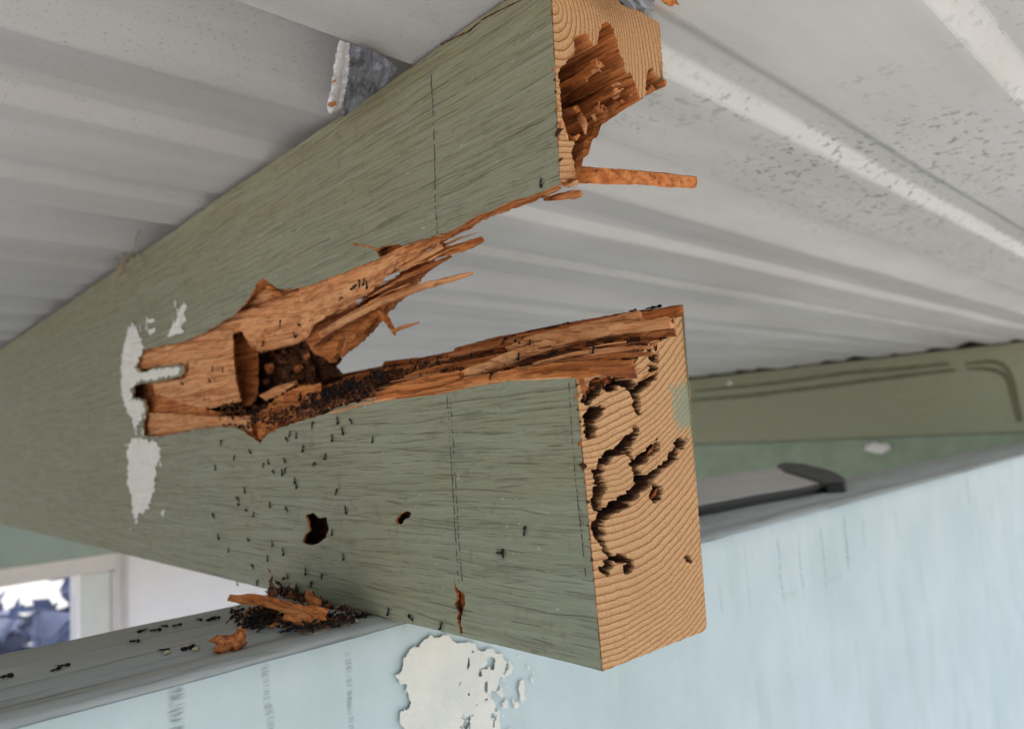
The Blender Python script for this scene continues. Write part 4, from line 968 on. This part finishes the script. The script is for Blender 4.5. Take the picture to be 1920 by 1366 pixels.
PT = [(635, 787), (644, 806), (625, 820), (700, 823), (612, 855), (587, 797), (545, 812), (540, 824), (557, 815), (535, 862), (504, 865), (495, 872), (536, 882), (514, 884), (531, 884), (554, 900), (557, 908), (632, 922), (508, 945), (539, 955), (624, 997), (440, 858), (405, 875), (460, 918), (448, 935), (448, 945), (462, 955), (477, 963), (411, 1005), (466, 1010), (512, 1018), (533, 1033), (503, 1045), (476, 1062), (540, 1078), (575, 1070), (484, 1092), (446, 1092), (430, 1030), (645, 1043), (773, 1158), (730, 1146), (829, 1172), (865, 1145), (517, 780), (402, 967), (416, 830), (470, 845), (938, 1035), (945, 1038), (985, 996), (585, 1095), (605, 1080), (1016, 342), (660, 790), (570, 840), (590, 870), (650, 955)]
for (u, v), lab in zip(PT, tell(PT, [(590, 995, 'the gnawed hole'), (490, 830, 'the tip of the tear'), (650, 770, 'the frass in the tear'), (860, 1130, 'the split knot'), (560, 1100, 'the ant heap'), (440, 930, 'the plain green middle'), (985, 996, 'the scratch on the paint'), (1050, 338, 'the sawn upper corner')], 'on green paint')):
    ant(F(u, v, -.0001), (-1, 0, 0), AS*.88, random.choice([0, 0, .4, -.5, 1.57, 2.6, 3.1, -2.2])+random.uniform(-.3, .3), lab, GF)
GL = 'ants walking on the grey ledge'; ll = 'tiny black ant on the grey ledge at left'
PT = [(8, 1272), (102, 1258), (118, 1250), (252, 1205), (269, 1184), (291, 1184), (308, 1175), (330, 1174), (307, 1221), (354, 1218), (360, 1214), (374, 1163), (398, 1163), (406, 1160), (440, 1150), (448, 1146), (476, 1176), (532, 1186), (628, 1177), (400, 1160), (463, 1178), (550, 1180)]
for (u, v), lab in zip(PT, tell(PT, [(432, 1205, 'the wood chunk'), (490, 1160, 'the ant heap'), (290, 1190, 'the window corner'), (60, 1262, 'the ledge end')], 'on the grey ledge')):
    ant(onZ(u, v, ZB+.0001), (0, 0, 1), AS*1.1, random.uniform(-.7, .7)+random.choice([0, 3.14, 1.57]), lab, GL)
GH = 'ants heaped at the foot of the beam'; lh = 'black ant in the dense heap on the ledge at the foot of the beam'
for k in range(95):
    c = random.choice([(485, 1155, 22, 7), (500, 1170, 18, 7), (560, 1172, 24, 7), (590, 1165, 30, 7), (640, 1160, 24, 5), (520, 1150, 20, 6), (475, 1162, 16, 7)])
    u = random.gauss(c[0], c[2]); v = random.gauss(c[1], c[3])
    if v < 1128: continue
    ant(onZ(u, v, ZB+random.uniform(.0001, .0022)), (random.gauss(0, .35), random.gauss(0, .35), 1), AS*1.15, random.uniform(0, 6.28), lh, GH)
for k in range(70):
    t = random.random()**1.2; u = 505+t*190; v = 1122+t*40-abs(random.gauss(0, 1))*15*(1-t)
    ant(F(u, v, -random.uniform(.0002, .003)), (-1, random.gauss(0, .4), random.gauss(0, .4)), AS*1.15, random.uniform(0, 6.28), 'black ant in the dark cluster banked against the green beam', 'ants banked against the beam foot')
GW = 'ants on the torn wood of the lower arm'; lw_ = 'black ant among the torn strands of the lower arm'
PT = [(930, 640), (946, 642), (961, 634), (981, 636), (972, 643), (995, 644), (884, 671), (868, 691), (974, 669), (1114, 659), (921, 708), (780, 690), (822, 676), (802, 683), (857, 700), (1040, 664)]
for (u, v), lab in zip(PT, tell(PT, [(884, 671, 'the end of the short strand'), (960, 640, 'the long pale strand middle'), (1110, 655, 'the dark crevice'), (800, 683, 'the frass trail')], 'on torn strands')):
    ant(F(u, v, low_dx(u, v)-.0030), (-.8, -.1, .6), AS, random.uniform(0, 6.28), lab, GW)
for (u, v), lab in (((1187, 580), 'black ant on the top back edge of the lower arm, third from the sawn corner'), ((1219, 575), 'black ant on the top back edge of the lower arm, second from the sawn corner'), ((1230, 574), 'black ant on the top back edge of the lower arm, nearest the sawn corner'), ((1062, 603), 'lone black ant halfway along the top back edge of the lower arm')):
    ant(onX(u, v+5, X1-.001), (-.3, 0, 1), AS*1.05, 1.57+random.uniform(-.2, .2), lab, 'ants on the back edge')
GP = 'ants on the torn pale wood'; lp = 'tiny ant on the pale torn wood of the split'
PT = [(343, 718), (394, 712), (419, 694), (385, 748), (354, 680), (496, 662), (527, 607), (562, 608), (554, 626), (558, 630), (495, 645), (668, 536), (676, 532), (684, 528), (690, 533), (664, 540), (640, 560), (513, 550), (400, 690)]
for (u, v), lab in zip(PT, tell(PT, [(497, 523, 'the pointed curl'), (345, 697, 'the painted tongue'), (555, 640, 'the dark cavity'), (680, 530, 'the upper tear')], 'on pale torn wood')):
    ant(F(u, v, .0006 if u < 440 else .0022), (-1, 0, 0), AS*.9, random.uniform(0, 6.28), lab, GP)
GD = 'ants swarming in the frass of the lower tear'; ld = 'black ant in the swarm packed in the lower tear'
for k in range(125):
    t = random.random(); u = 450+t*270; vc = 800-t*92 if u > 560 else 790-(u-470)*.2; v = vc-random.uniform(-10, 18)
    ant(F(u, v, .0006+random.uniform(0, .0022)+.00025*max(0, vc-v)-.0006), (-1, random.gauss(0, .5), random.gauss(0.3, .5)), AS, random.uniform(0, 6.28), ld, GD)
for k in range(26):
    t = random.random(); u = 690+t*140; v = 706-t*28+random.gauss(0, 4)
    ant(F(u, v, low_dx(u, v)-.0015-random.uniform(0, .001)), (-1, random.gauss(0, .5), .6), AS, random.uniform(0, 6.28), 'black ant in the dark trail along the upper back strands', 'ants in the back trail')
co_ = np.array([v.co[:] for v in AM2.vertices]); fc_ = [list(p.vertices) for p in AM2.polygons]; VV = []; FF = []
for m_ in EXTRA:
    A_ = np.array(m_); VV.append(co_@A_[:3, :3].T+A_[:3, 3]); FF += [[i+len(co_)*(len(VV)-1) for i in f] for f in fc_]
tag(mk('ant_swarm', np.vstack(VV), FF, M['ant']), 'rest of the black ants crowded in the tear and on the heap', 'ants', kind='stuff')
# pale pupae and crumbs carried among the ants
for k, (u, v) in enumerate([(467, 1158), (494, 1172), (620, 1163), (666, 1163), (368, 1215), (313, 1222), (350, 1211)]):
    o = blobs('pale_crumb', [(onZ(u, v, ZB+.0007), .0008, 40+k, (1.2, .8, .7), 1, .5)], M['crumb_pale']); tag(o, 'tiny pale yellow crumb on the ledge, '+['left end of the ant heap', 'front edge of the ant heap', 'left one at the right end', 'rightmost, at the corner of beam and ledge', 'right side of the carrying ants', 'leftmost, beside a lone ant', 'between two ants left of the wood chunk'][k], 'crumb', 'pale crumbs on the ledge')
